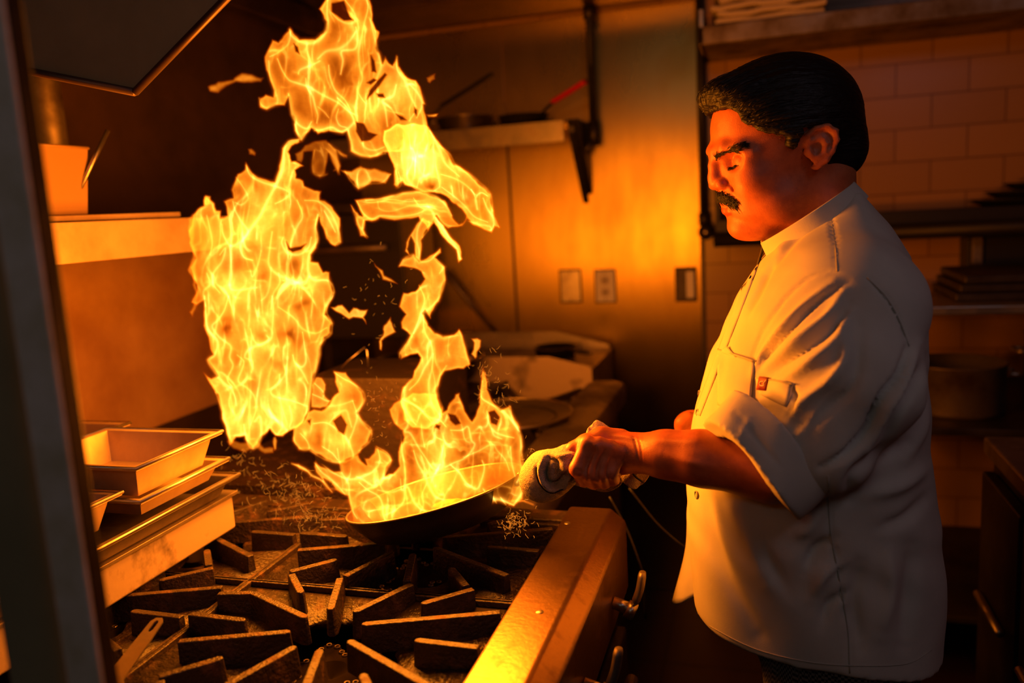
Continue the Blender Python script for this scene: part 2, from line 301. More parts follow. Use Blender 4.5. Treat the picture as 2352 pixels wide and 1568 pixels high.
# prep table on the right with pots, and the open low unit in front of it
t = thing('prep_table', 'dark steel prep table with a lit edge behind the cook, on the right', 'table', (0.9, 2.4, 0))
MB().box(0.20, 2.1, 2.22, 2.86, 1.105, 1.128).build('upper_shelf', M['steel'], t, 0.004)
MB().box(0.20, 2.1, 2.22, 2.86, 0.80, 0.82).build('table_top', M['dark_steel'], t, 0.004)
MB().box(0.20, 2.1, 2.22, 2.86, 0.30, 0.32).build('under_shelf', M['dark_steel'], t, 0.004)
for x in (0.22, 2.06):
    for y in (2.25, 2.83): MB().box(x, x + 0.03, y - 0.015, y + 0.015, 0, 1.11).build('leg', M['dull_steel'], t, 0.003)
def pot(label, c, r, h, m, handles=True):
    o = thing('stock_pot', label, 'pot', c, 'pots on the prep table')
    MB().lathe(c, [(0, 0), (r * 0.96, 0), (r, 0.01), (r, h), (r + 0.004, h + 0.003), (r - 0.003, h + 0.004), (r - 0.003, 0.006), (0, 0.006)], 48).build('pot_body', m, o, smooth=True)
    if handles:
        for sx in (-1, 1):
            x = c[0] + sx * (r + 0.001)
            MB().tube(cr([(x, c[1] - 0.03, c[2] + h * 0.8), (x + sx * 0.025, c[1] - 0.028, c[2] + h * 0.8), (x + sx * 0.025, c[1] + 0.028, c[2] + h * 0.8), (x, c[1] + 0.03, c[2] + h * 0.8)], 5), 0.004, 8).build('handle', M['steel'], o, smooth=True)
    return o
pot('wide dull pot under the shelf directly behind the cook', (0.50, 2.42, 0.82), 0.12, 0.13, M['dull_steel'])
pot('taller dark pot on the prep table right of the wide dull pot', (0.80, 2.44, 0.82), 0.13, 0.20, M['dark_steel'])
pot('shallow pan pot stacked in the shadow at the far right of the table', (1.12, 2.44, 0.82), 0.13, 0.09, M['dark_steel'])
for k in range(3):
    z = 1.129 + k * 0.022
    tag(MB().box(0.47 + 0.01 * k, 0.80, 2.30, 2.6, z, z + 0.02).build('tray', M['dark_steel'], None, 0.004), '%s dark tray of the stack on the table shelf behind the cook' % ['bottom', 'middle', 'top'][k], 'tray', 'trays on the prep table shelf')
t = thing('low_fridge', 'dark low cabinet with a pale worktop corner, right edge of the picture', 'cabinet', (0.9, 1.5, 0))
MB().prism([(0.425, 1.80, 0.885), (0.425, 1.20, 0.885), (1.4, 1.20, 0.885), (1.4, 1.80, 0.885)], (0, 0, 0.035)).build('worktop', M['dull_steel'], t, 0.006)
MB().box(0.44, 1.38, 1.22, 1.78, 0.08, 0.882).build('cabinet_body', M['dark_steel'], t, 0.004)
MB().box(0.415, 0.438, 1.24, 1.49, 0.12, 0.86).build('door', M['dark_steel'], t, 0.004)
MB().box(0.415, 0.438, 1.51, 1.76, 0.12, 0.86).build('door', M['dark_steel'], t, 0.004)
MB().tube([(0.405, 1.28, 0.62), (0.405, 1.44, 0.62)], 0.008, 10).build('door_pull', M['steel'], t, smooth=True)
MB().tube([(0.405, 1.56, 0.62), (0.405, 1.72, 0.62)], 0.008, 10).build('door_pull', M['steel'], t, smooth=True)
for x in (0.46, 1.34):
    for y in (1.25, 1.75): MB().box(x, x + 0.03, y - 0.015, y + 0.015, 0, 0.08).build('foot', M['black_metal'], t)
tag(MB().lathe((0.60, 1.50, 0.921), [(0, 0), (0.09, 0), (0.12, 0.05), (0.123, 0.052), (0.115, 0.052), (0.085, 0.006), (0, 0.006)], 48).build('mixing_bowl', M['black'], None, smooth=True), 'dark bowl on the pale worktop corner at the right edge', 'bowl')

# ------------------------------------------------------------------ the range
GZ = 0.935
R0 = thing('gas_range', 'large iron-topped gas range in the foreground with a wide steel front rail', 'range', (-0.7, 0.9, 0))
MB().box(-1.12, -0.235, 0.30, 1.285, 0.10, 0.835).build('range_body', M['dark_steel'], R0, 0.004)
# wide front rail, its far end bevelled
MB().prism([(-0.305, 0.28, 0.935), (-0.236, 0.28, 0.935), (-0.212, 0.28, 0.915), (-0.212, 0.28, 0.80), (-0.305, 0.28, 0.80)], (0, 0.985, 0)).build('front_rail', M['steel_rail'], R0, 0.005, seg=3)
for (x, y) in ((-0.292, 1.19), (-0.262, 0.905), (-0.262, 0.60)): MB().lathe((x, y, 0.9352), [(0.0, 0.0012), (0.004, 0.001), (0.0052, 0)], 14).build('screw', M['steel'], R0, smooth=True)
for (x, y) in ((-1.08, 0.34), (-0.28, 0.34), (-1.08, 1.24), (-0.28, 1.24)): MB().lathe((x, y, 0), [(0.03, 0), (0.03, 0.02), (0.02, 0.02), (0.02, 0.10)], 16).build('leg', M['dark_steel'], R0)
for k, y in enumerate((0.50, 0.72, 0.905, 1.12)):
    v = MB().tube([(-0.212, y, 0.845), (-0.188, y, 0.838)], 0.009, 12).tube([(-0.192, y, 0.838), (-0.180, y, 0.832)], 0.013, 12).build('valve', M['steel'], R0, smooth=True)
    MB().tube(cr([(-0.180, y, 0.845), (-0.172, y + 0.004, 0.868), (-0.168, y + 0.008, 0.892)], 4), [0.006] + [0.011] * 7 + [0.009], 12, 0.55).build('valve_lever', M['dull_steel'], v, smooth=True)
MB().box(-0.2345, -0.215, 0.33, 1.25, 0.18, 0.74).build('oven_door', M['dark_steel'], R0, 0.006)
MB().tube([(-0.195, 0.42, 0.70), (-0.195, 1.16, 0.70)], 0.010, 12).build('oven_handle', M['dull_steel'], R0, smooth=True)
# burners under the grates: star-shaped cast head with a chain of small ports
def burner(cx, cy):
    n = 72; v = []; f = []
    for i in range(n):
        a = 2 * math.pi * i / n; r = 0.060 + 0.016 * math.cos(6 * a)
        v += [(cx + r * math.cos(a), cy + r * math.sin(a), 0.858), (cx + r * 0.97 * math.cos(a), cy + r * 0.97 * math.sin(a), 0.876), (cx + 0.022 * math.cos(a), cy + 0.022 * math.sin(a), 0.880)]
    for i in range(n):
        j = (i + 1) % n; f += [(3 * i, 3 * j, 3 * j + 1, 3 * i + 1), (3 * i + 1, 3 * j + 1, 3 * j + 2, 3 * i + 2)]
    v.append((cx, cy, 0.868)); f += [(3 * i + 2, 3 * ((i + 1) % n) + 2, 3 * n) for i in range(n)]
    b = MB().add(v, f).build('burner', M['tray'], R0)
    q = MB()
    for i in range(36):
        a = 2 * math.pi * i / 36; r = (0.060 + 0.016 * math.cos(6 * a)) * 0.86
        q.tube(arc((cx + r * math.cos(a), cy + r * math.sin(a)), 0.0032, 0, 2 * math.pi, 10, 0.8788), 0.0009, 5)
    q.build('port_ring', M['dull_steel'], b)
# one lift-off grate: recessed floor with a scalloped opening, raised rim, radial fingers
GW, GH = 0.198, 0.134
def grate_at(cx, cy):
    g = thing('burner_grate', 'x', 'grate', (cx, cy, 0.90), 'cast-iron grates of the range')
    n = 96; v = []; f = []
    for i in range(n):
        a = 2 * math.pi * i / n; ca, sa = math.cos(a), math.sin(a); t = min(GW / (abs(ca) + 1e-9), GH / (abs(sa) + 1e-9))
        ri = 0.083 + 0.012 * abs(math.cos(4 * a + 0.4)); ri = min(ri, t * 0.8)
        v += [(cx + t * ca, cy + t * sa, 0.912), (cx + ri * ca, cy + ri * sa, 0.900), (cx + (ri - 0.004) * ca, cy + (ri - 0.004) * sa, 0.896), (cx + ri * ca, cy + ri * sa, 0.888), (cx + t * ca, cy + t * sa, 0.898)]
    for i in range(n):
        j = (i + 1) % n
        for k in range(5): f.append((5 * i + k, 5 * j + k, 5 * j + (k + 1) % 5, 5 * i + (k + 1) % 5))
    MB().add(v, f).build('floor_plate', M['iron_floor'], g, smooth=True)
    q = MB()
    for (a, b) in (((-GW, -GH), (GW, -GH)), ((GW, -GH), (GW, GH)), ((GW, GH), (-GW, GH)), ((-GW, GH), (-GW, -GH))):
        q.bar((cx + a[0], cy + a[1]), (cx + b[0], cy + b[1]), 0.008, 0.899, 0.919)
    q.build('rim', M['iron'], g, 0.0015)
    longs = [((.039, .019), (.197, .078)), ((.014, .046), (.055, .132)), ((-.020, .046), (-.052, .132)), ((-.041, .022), (-.150, .071)),
             ((-.042, -.014), (-.165, -.060)), ((-.016, -.044), (-.048, -.131)), ((.017, -.045), (.045, -.131)), ((.041, -.020), (.175, -.092))]
    shorts = [((.119, -.004), (.197, -.006)), ((-.115, .001), (-.197, .003)), ((.091, .082), (.143, .132)), ((-.083, .082), (-.128, .132)), ((.09, -.082), (.13, -.131)), ((-.088, -.082), (-.135, -.131)), ((-.150, .071), (-.197, .060))]
    for a, b in longs + shorts:
        A = np.array([cx + a[0], cy + a[1]]); B = np.array([cx + b[0], cy + b[1]]); d = (B - A) / np.linalg.norm(B - A); nn = np.array([-d[1], d[0]]); w = 0.0105
        prof = [(A, 0.896, GZ), (B, 0.904, GZ - 0.001)]
        top = [A - nn * w / 2 + d * 0.004, A - d * 0.001 - nn * w * 0.25, A - d * 0.001 + nn * w * 0.25, A + nn * w / 2 + d * 0.004, B + nn * w / 2, B - nn * w / 2]
        low = [A - nn * w * .7 + d * 0.003, A - d * 0.004 - nn * w * 0.3, A - d * 0.004 + nn * w * 0.3, A + nn * w * .7 + d * 0.003, B + nn * w * .7, B - nn * w * .7]
        m = MB(); m.add([(*p, 0.898) for p in low] + [(*p, GZ) for p in top], [tuple(range(6))[::-1], tuple(range(6, 12))] + [(i, (i + 1) % 6, (i + 1) % 6 + 6, i + 6) for i in range(6)])
        m.build('finger', M['iron'], g, 0.0016)
    return g
g0 = grate_at(-0.507, 0.820)
places = [(0, 0, 'nearest full cast-iron grate beside the steel rail, in front of the pan'), (0, 0.27, 'cast-iron grate beside the rail directly beneath the raised pan'),
          (0, -0.27, 'cast-iron grate beside the rail cut off by the bottom of the picture'), (-0.40, 0, 'rear-row grate next to the fish slice, cut at lower left'),
          (-0.40, 0.27, 'rear-row grate right of the stained riser under the left flame')]
for i, (dx, dy, lab) in enumerate(places):
    g = g0 if i == 0 else copy_tree(g0); g.location = (-0.507 + dx, 0.820 + dy, 0.90); g['label'] = lab
    burner(-0.507 + dx, 0.820 + dy)
MB().box(-1.115, -0.305, 0.36, 1.24, 0.840, 0.852).build('drip_tray', M['tray'], R0)
MB().box(-1.11, -0.306, 1.2265, 1.27, 0.86, 0.925).build('end_bar', M['iron'], R0, 0.003)
# stained riser at the back of the range
rs = thing('range_riser', 'orange-lit riser with burnt black stains behind the grates, left', 'riser', (-1.0, 0.9, 0.93))
MB().box(-1.30, -0.822, 0.40, 1.092, 0.9365, 0.9925).build('riser_face', M['soot_steel'], rs, 0.004)
MB().box(-1.30, -0.815, 0.39, 1.097, 0.9927, 0.9985).build('riser_top', M['dull_steel'], rs, 0.001)
def hotel_pan(name, label, x0, x1, y0, y1, z1, d, m, rim=0.012, group='steel pans stacked on the riser'):
    """open rectangular pan with a flat rolled rim"""
    o = thing(name, label, 'pan', ((x0 + x1) / 2, (y0 + y1) / 2, z1 - d), group); t = 0.0015; k = 0.012
    def ring(ix, iy, z): return [(x0 + ix, y0 + iy, z), (x1 - ix, y0 + iy, z), (x1 - ix, y1 - iy, z), (x0 + ix, y1 - iy, z)]
    rs_ = [ring(0, 0, z1 - 0.004), ring(0, 0, z1), ring(rim, rim, z1), ring(rim + k, rim + k, z1 - d + t), ring(rim + k, rim + k, z1 - d), ring(rim - t, rim - t, z1 - t), ring(0.002, 0.002, z1 - 0.004)]
    v = sum(rs_, []); f = []
    for a in range(len(rs_) - 1):
        if a == 3: continue
        for i in range(4): f.append((a * 4 + i, a * 4 + (i + 1) % 4, (a + 1) * 4 + (i + 1) % 4, (a + 1) * 4 + i))
    f += [(12, 13, 14, 15), (19, 18, 17, 16)]
    MB().add(v[:24], [q for q in f if max(q) < 24]).build('pan_shell', m, o, 0.001)
    MB().tube([(x0, y0, z1), (x1, y0, z1), (x1, y1, z1), (x0, y1, z1), (x0, y0, z1)], 0.0028, 8).build('rolled_rim', M['steel'], o, smooth=True)
    return o
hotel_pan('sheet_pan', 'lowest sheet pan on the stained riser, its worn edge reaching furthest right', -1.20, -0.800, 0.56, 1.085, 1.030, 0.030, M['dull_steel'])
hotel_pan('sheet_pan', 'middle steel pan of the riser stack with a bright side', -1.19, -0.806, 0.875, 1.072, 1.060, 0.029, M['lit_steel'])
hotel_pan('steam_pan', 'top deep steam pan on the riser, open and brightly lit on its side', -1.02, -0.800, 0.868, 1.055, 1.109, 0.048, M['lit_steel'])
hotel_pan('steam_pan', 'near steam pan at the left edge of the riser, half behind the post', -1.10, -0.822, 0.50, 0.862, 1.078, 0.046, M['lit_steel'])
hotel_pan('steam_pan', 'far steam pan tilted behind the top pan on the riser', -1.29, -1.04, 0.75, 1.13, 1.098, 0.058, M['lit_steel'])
# fish slice in the lower left
fs = thing('fish_slice', 'flat steel turner handle with a hanging slot, bottom left', 'turner', on(330, 1470, z=0.945))
a, b = on(366, 1418, z=0.965), on(262, 1558, z=0.945); d = (b - a) / np.linalg.norm(b - a); n_ = np.array([-d[1], d[0], 0]); n_ /= np.linalg.norm(n_)
o_ = [a - n_ * 0.008 + d * .006, a - n_ * .004, a + n_ * .004, a + n_ * 0.008 + d * .006, a + n_ * .010 + d * .05, b + n_ * 0.011, b - n_ * 0.011, a - n_ * .010 + d * .05]
i_ = [a - n_ * 0.003 + d * .008, a - n_ * .0015 + d * .005, a + n_ * .0015 + d * .005, a + n_ * 0.003 + d * .008, a + n_ * .003 + d * .02, a + n_ * .0015 + d * .024, a - n_ * .0015 + d * .024, a - n_ * .003 + d * .02]
vv = o_ + i_; ff = [(i, (i + 1) % 8, (i + 1) % 8 + 8, i + 8) for i in range(8)]
mb = MB().add(vv + [q - np.array([0, 0, 0.002]) for q in vv], ff + [tuple(k + 16 for k in q[::-1]) for q in ff] + [(i, i + 16, (i + 1) % 8 + 16, (i + 1) % 8) for i in range(8)] + [(i + 8, (i + 1) % 8 + 8, (i + 1) % 8 + 24, i + 24) for i in range(8)])
mb.build('handle', M['steel'], fs)
e = b + d * 0.10
MB().prism([b - n_ * .011, b + n_ * .011, b + n_ * .035 + d * .03, e + n_ * .04, e - n_ * .04, b - n_ * .035 + d * .03], (0, 0, -0.0015)).build('blade', M['steel'], fs)

p = thing('splashback', 'orange-glowing steel splashback under the left wall shelf', 'splashback', (WX, 1.5, 1.2))
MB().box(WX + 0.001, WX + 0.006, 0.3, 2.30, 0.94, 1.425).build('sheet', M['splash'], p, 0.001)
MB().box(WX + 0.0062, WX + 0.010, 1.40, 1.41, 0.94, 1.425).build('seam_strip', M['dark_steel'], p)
# left wall shelf with its container
s = thing('plate_shelf', 'glowing steel shelf lip along the left wall, running behind the flames', 'wall shelf', (-1.25, 1.7, 1.40))
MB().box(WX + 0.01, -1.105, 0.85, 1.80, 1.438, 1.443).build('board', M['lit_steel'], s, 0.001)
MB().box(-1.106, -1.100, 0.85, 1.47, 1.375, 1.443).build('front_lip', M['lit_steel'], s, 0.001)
MB().box(-1.106, -1.100, 1.475, 1.80, 1.375, 1.443).build('dark_front_lip', M['soot_steel'], s, 0.001)['label'] = 'darker far stretch of the front lip'  # far stretch of the lip in darker, blotched steel
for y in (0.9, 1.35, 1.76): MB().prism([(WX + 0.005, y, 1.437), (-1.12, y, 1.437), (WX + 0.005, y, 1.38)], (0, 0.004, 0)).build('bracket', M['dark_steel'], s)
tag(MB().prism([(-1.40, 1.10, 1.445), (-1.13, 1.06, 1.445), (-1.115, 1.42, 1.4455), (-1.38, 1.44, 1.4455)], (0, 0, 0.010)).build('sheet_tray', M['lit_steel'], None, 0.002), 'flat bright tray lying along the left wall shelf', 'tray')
def tub(x0, x1, y0, y1, z0, z1):
    o = thing('food_container', 'tall square pale food container on the left wall shelf', 'container', ((x0 + x1) / 2, (y0 + y1) / 2, z0)); k = 0.010
    v = [(x0 + k, y0 + k, z0), (x1 - k, y0 + k, z0), (x1 - k, y1 - k, z0), (x0 + k, y1 - k, z0), (x0, y0, z1), (x1, y0, z1), (x1, y1, z1), (x0, y1, z1)]
    w = [(x0 + k + .002, y0 + k + .002, z0 + .003), (x1 - k - .002, y0 + k + .002, z0 + .003), (x1 - k - .002, y1 - k - .002, z0 + .003), (x0 + k + .002, y1 - k - .002, z0 + .003), (x0 + .002, y0 + .002, z1), (x1 - .002, y0 + .002, z1), (x1 - .002, y1 - .002, z1), (x0 + .002, y1 - .002, z1)]
    f = [(3, 2, 1, 0), (8, 9, 10, 11)]
    for i in range(4):
        j = (i + 1) % 4; f += [(i, j, j + 4, i + 4), (i + 12, j + 12, j + 8, i + 8), (i + 4, j + 4, j + 12, i + 12)]
    MB().add(v + w, f).build('tub', M['tubm'], o, 0.002)
    MB().tube([(x0, y0, z1), (x1, y0, z1), (x1, y1, z1), (x0, y1, z1), (x0, y0, z1)], 0.003, 6).build('rim', M['tubm'], o, smooth=True)
    MB().tube([(x1 - 0.02, y1 - 0.03, z0 + .02), (x1 + 0.03, y1 + 0.02, z1 + 0.03)], 0.004, 8).build('spoon', M['steel'], o, smooth=True)
tub(-1.27, -1.14, 1.105, 1.225, 1.4565, 1.572)
tag(MB().tube([(WX + 0.06, 1.397, 1.4435), (WX + 0.06, 1.397, 2.015)], 0.032, 14).build('hood_upright', M['dull_steel'], None, smooth=True), 'orange-lit upright rising behind the food container', 'upright')

# dark broiler standing behind the fire
bo = thing('salamander_broiler', 'tall dark broiler cabinet behind the flames with a greasy top ledge', 'broiler', (-1.2, 2.5, 1.0))
MB().box(-1.40, -1.06, 2.36, 2.62, 1.04, 1.440).build('broiler_body', M['black_metal'], bo, 0.006)
MB().box(-1.43, -1.00, 2.33, 2.65, 1.4405, 1.475).build('top_ledge', M['dark_steel'], bo, 0.006)
MB().tube([(-1.36, 2.335, 1.33), (-1.10, 2.335, 1.33)], 0.012, 12).build('pull_bar', M['dull_steel'], bo, smooth=True)
for x in (-1.38, -1.10): MB().box(x, x + 0.03, 2.38, 2.60, 0.926, 1.039).build('foot', M['dark_steel'], bo)
# near post
pl = thing('shelf_post', 'blurred grey upright post close to the camera at the left edge', 'post', (-0.47, 0.42, 0))
PR = on(103, 700, y=0.43)[0]
MB().box(PR - 0.030, PR, 0.430, 0.434, 0.93, 2.3).build('front_face', M['post'], pl, 0.001)
MB().box(PR - 0.003, PR + 0.000, 0.4345, 0.447, 0.93, 2.3).build('side_face', M['dark_steel'], pl, 0.001)
MB().box(PR - 0.09, PR - 0.034, 0.435, 0.440, 0.90, 2.3).build('side_panel', M['hood'], pl, 0.001)
MB().box(PR - 0.09, PR, 0.430, 0.447, 0.0, 0.929).build('base_leg', M['black_metal'], pl, 0.001)

# second unit further along: rounded front counter, open burner bay, guards, platter, skillet
R2 = thing('second_range', 'further cooking unit with a rounded pale counter edge beyond the hand', 'range', (-0.8, 1.9, 0))
MB().box(-1.12, -0.40, 1.30, 2.30, 0.10, 0.855).build('range_body', M['dark_steel'], R2, 0.004)
MB().prism([(-0.478, 1.32, 0.920), (-0.400, 1.32, 0.920), (-0.380, 1.32, 0.913), (-0.372, 1.32, 0.895), (-0.372, 1.32, 0.86), (-0.478, 1.32, 0.86)], (0, 0.99, 0)).build('front_counter', M['dull_steel'], R2, 0.004)
MB().box(-0.72, -0.478, 1.32, 1.72, 0.862, 0.918).build('iron_plate', M['dark_steel'], R2, 0.003)
q = MB()
for (a, b) in (((-0.70, 1.76), (-0.49, 2.24)), ((-0.70, 2.24), (-0.49, 1.76)), ((-0.71, 2.0), (-0.482, 2.0))): q.bar(a, b, 0.010, 0.895, 0.914)
q.build('open_grate', M['iron'], R2, 0.002)
MB().box(-0.72, -0.712, 1.73, 2.26, 0.86, 0.93).build('bay_wall', M['dark_steel'], R2)
MB().box(-1.10, -0.73, 1.32, 2.26, 0.862, 0.925).build('rear_top', M['iron_floor'], R2, 0.003)
for (x, y) in ((-1.08, 1.34), (-0.44, 1.34), (-1.08, 2.26), (-0.44, 2.26)): MB().box(x - .02, x + .02, y - .02, y + .02, 0, 0.10).build('leg', M['dark_steel'], R2)
MB().prism([(-0.95, 2.285, 0.87), (-0.95, 2.285, 0.995), (-0.592, 2.285, 0.995), (-0.470, 2.285, 0.965), (-0.466, 2.285, 0.955), (-0.466, 2.285, 0.90), (-0.478, 2.285, 0.87)], (0, 0.003, 0)).build('side_guard', M['soot_steel'], R2, 0.001)
R3 = thing('fryer_cabinet', 'farthest unit with a sloping splash guard, below the outlets', 'fryer', (-0.8, 2.6, 0))
MB().box(-1.12, -0.50, 2.32, 2.83, 0.10, 0.925).build('cabinet_body', M['dull_steel'], R3, 0.004)
MB().prism([(-1.10, 2.835, 0.90), (-1.10, 2.835, 0.985), (-0.70, 2.835, 0.985), (-0.512, 2.835, 0.935), (-0.512, 2.835, 0.90)], (0, 0.003, 0)).build('splash_guard', M['steel'], R3, 0.001)
for (x, y) in ((-1.08, 2.36), (-0.54, 2.36), (-1.08, 2.78), (-0.54, 2.78)): MB().box(x - .02, x + .02, y - .02, y + .02, 0, 0.10).build('leg', M['dark_steel'], R3)
c = np.array([-0.665, 2.665, 0.926]); sk = thing('iron_skillet', 'small black cast-iron skillet on the farthest unit', 'pan', c); r = 0.072
MB().lathe(c, [(0, 0), (r * 0.9, 0), (r, 0.032), (r + 0.004, 0.034), (r - 0.003, 0.035), (r * 0.86, 0.005), (0, 0.005)], 48).build('pan_body', M['black'], sk, smooth=True)
hd = np.array([0.80, -0.60, 0]); hn = np.array([0.6, 0.8, 0]); A = c + hd * (r + 0.002) + np.array([0, 0, 0.028])
MB().tube([A, A + hd * 0.03], 0.006, 8, 0.6).tube(cr([A + hd * .028 - hn * .002, A + hd * .045 - hn * .012, A + hd * .085 - hn * .010, A + hd * .098, A + hd * .085 + hn * .010, A + hd * .045 + hn * .012, A + hd * .028 + hn * .002], 5), 0.0055, 8, 0.7).build('handle', M['black'], sk, smooth=True)
c = np.array([-0.585, 1.86, 0.921]); pt = thing('oval_platter', 'round steel platter with a raised rim resting on the further counter', 'platter', c)
r = 0.150
MB().lathe(c, [(0, 0.002), (r * .74, 0.002), (r * 0.80, 0.008), (r * .97, 0.012), (r, 0.016), (r * 1.005, 0.0145), (r * .97, 0.008), (r * .8, 0.004), (r * .74, 0), (0, 0)], 72).build('dish', M['dull_steel'], pt, smooth=True)
MB().tube(arc(c, r, 0, 2 * math.pi, 60, c[2] + 0.0155), 0.002, 6).build('rolled_edge', M['steel'], pt, smooth=True)
MB().tube(arc(c, r * .745, 0, 2 * math.pi, 60, c[2] + 0.003), 0.0022, 6).build('inner_groove', M['black_metal'], pt, smooth=True)
# big pan far back on the stove with its long handle leaning up
w = thing('large_wok', 'wide dark pan on the rear unit seen between the flames', 'pan', (-0.99, 2.45, 0.93))
c = np.array([-0.92, 2.18, 0.927]); r = 0.155
MB().lathe(c, [(0, 0), (r * .6, 0.0), (r * 0.86, 0.035), (r, 0.085), (r + .004, 0.087), (r - .003, .088), (r * .84, 0.036), (r * .58, .004), (0, 0.004)], 60).build('wok_bowl', M['dark_steel'], w, smooth=True)
MB().tube(arc(c, r, 0, 2 * math.pi, 60, c[2] + 0.087), 0.003, 6).build('rim', M['steel'], w, smooth=True)
tag(MB().tube([on(1146, 772, y=2.86), on(1075, 690, y=2.80), on(1022, 625, y=2.76)], [0.007, 0.010, 0.011], 10).build('broom_stick', M['dull_steel'], None, smooth=True), 'long dark rod leaning diagonally against the wall behind the flames', 'rod')
tag(MB().box(-0.86, -0.60, 1.41, 1.62, 0.926, 1.1175).build('grill_box', M['soot_box'], None, 0.004), 'blackened metal box behind the flames on the second unit', 'box')
wpts = [on(785, 845, y=1.5), on(800, 828, y=1.5), on(838, 797, y=1.5), on(843, 805, y=1.5), on(846, 842, y=1.5)]
tag(MB().tube(wpts, 0.0016, 6).build('bent_wire_handle', M['steel'], None, smooth=True), 'thin bent wire handle catching the light between the flames', 'wire')
# hose / cable hanging at the front of the ranges
tag(MB().tube(cr([on(1400, 1140, y=1.34), on(1440, 1215, y=1.34), on(1470, 1295, y=1.33), on(1478, 1330, y=1.33), on(1482, 1420, y=1.33)], 6), 0.0022, 8).build('gas_hose', M['black_metal'], None, smooth=True), 'thin dark cord hanging down below the towel', 'cord')
tag(MB().tube(cr([on(1445, 1120, y=1.40), on(1500, 1190, y=1.40), on(1535, 1225, y=1.40), on(1575, 1257, y=1.40), on(1640, 1300, y=1.42)], 6), 0.0022, 8).build('hanging_cable', M['black_metal'], None, smooth=True), 'cable with a bead running down toward the coat hem', 'cable')
# ------------------------------------------------------------------ fire
# every flame is a bundle of thin, folded, glowing sheets standing in depth; where a sheet folds over, it looks brighter
def vnoise(x, y, seed):
    xi = np.floor(x).astype(int); yi = np.floor(y).astype(int); fx = x - xi; fy = y - yi
    fx = fx * fx * fx * (fx * (fx * 6 - 15) + 10); fy = fy * fy * fy * (fy * (fy * 6 - 15) + 10)
    def h(i, j):
        n = (i * 374761393 + j * 668265263 + seed * 974634777) & 0xffffffff
        n = ((n ^ (n >> 13)) * 1274126177) & 0xffffffff
        return ((n ^ (n >> 16)) & 0xffff) / 32767.5 - 1.0
    return (h(xi, yi) * (1 - fx) + h(xi + 1, yi) * fx) * (1 - fy) + (h(xi, yi + 1) * (1 - fx) + h(xi + 1, yi + 1) * fx) * fy
def sdpoly(X, Y, P):
    P = np.array(P, float); ins = np.zeros(X.shape, bool); d = np.full(X.shape, 1e9); n = len(P)
    for i in range(n):
        a = P[i]; b = P[(i + 1) % n]; e = b - a; wx = X - a[0]; wy = Y - a[1]
        t = np.clip((wx * e[0] + wy * e[1]) / (e @ e + 1e-9), 0, 1); d = np.minimum(d, (wx - e[0] * t) ** 2 + (wy - e[1] * t) ** 2)
        c = (a[1] > Y) != (b[1] > Y); xx = a[0] + (Y - a[1]) / (e[1] if e[1] else 1e-9) * e[0]; ins ^= c & (X < xx)
    d = np.sqrt(d); return np.where(ins, d, -d)
def dline(X, Y, P):
    P = np.array(P, float); d = np.full(X.shape, 1e9); s = np.zeros(X.shape); n = len(P) - 1
    for i in range(n):
        a, b = P[i], P[i + 1]; e = b - a; wx = X - a[0]; wy = Y - a[1]; t = np.clip((wx * e[0] + wy * e[1]) / (e @ e + 1e-9), 0, 1)
        q = np.sqrt((wx - e[0] * t) ** 2 + (wy - e[1] * t) ** 2); m = q < d; d = np.where(m, q, d); s = np.where(m, (i + t) / n, s)
    return d, s
def fire_mat():
    m = bpy.data.materials.new('glowing_flame_gas'); m.use_nodes = True; nt = m.node_tree
    nt.nodes.remove(nt.nodes['Principled BSDF']); out = nt.nodes['Material Output']
    at = node(nt, 'ShaderNodeAttribute'); at.attribute_name = 'glow_amount'
    em = node(nt, 'ShaderNodeEmission'); tr = node(nt, 'ShaderNodeBsdfTransparent'); ad = node(nt, 'ShaderNodeAddShader')
    sx = node(nt, 'ShaderNodeSeparateColor'); nt.links.new(at.outputs['Color'], sx.inputs[0])
    chans = []
    for k, (g, p) in enumerate(((1.15, 1.05), (0.46, 1.52), (0.046, 2.4))):
        a = node(nt, 'ShaderNodeMath', operation='POWER'); a.inputs[1].default_value = p; nt.links.new(sx.outputs[0], a.inputs[0])
        b = node(nt, 'ShaderNodeMath', operation='MULTIPLY'); b.inputs[1].default_value = g; nt.links.new(a.outputs[0], b.inputs[0]); chans.append(b)
    cb = node(nt, 'ShaderNodeCombineColor')
    for k in range(3): nt.links.new(chans[k].outputs[0], cb.inputs[k])
    nt.links.new(cb.outputs[0], em.inputs[0]); em.inputs[1].default_value = 1.0
    nt.links.new(em.outputs[0], ad.inputs[0]); nt.links.new(tr.outputs[0], ad.inputs[1]); nt.links.new(ad.outputs[0], out.inputs[0])
    try: m.cycles.emission_sampling = 'NONE'
    except Exception: pass
    return m
M['fire'] = fire_mat()
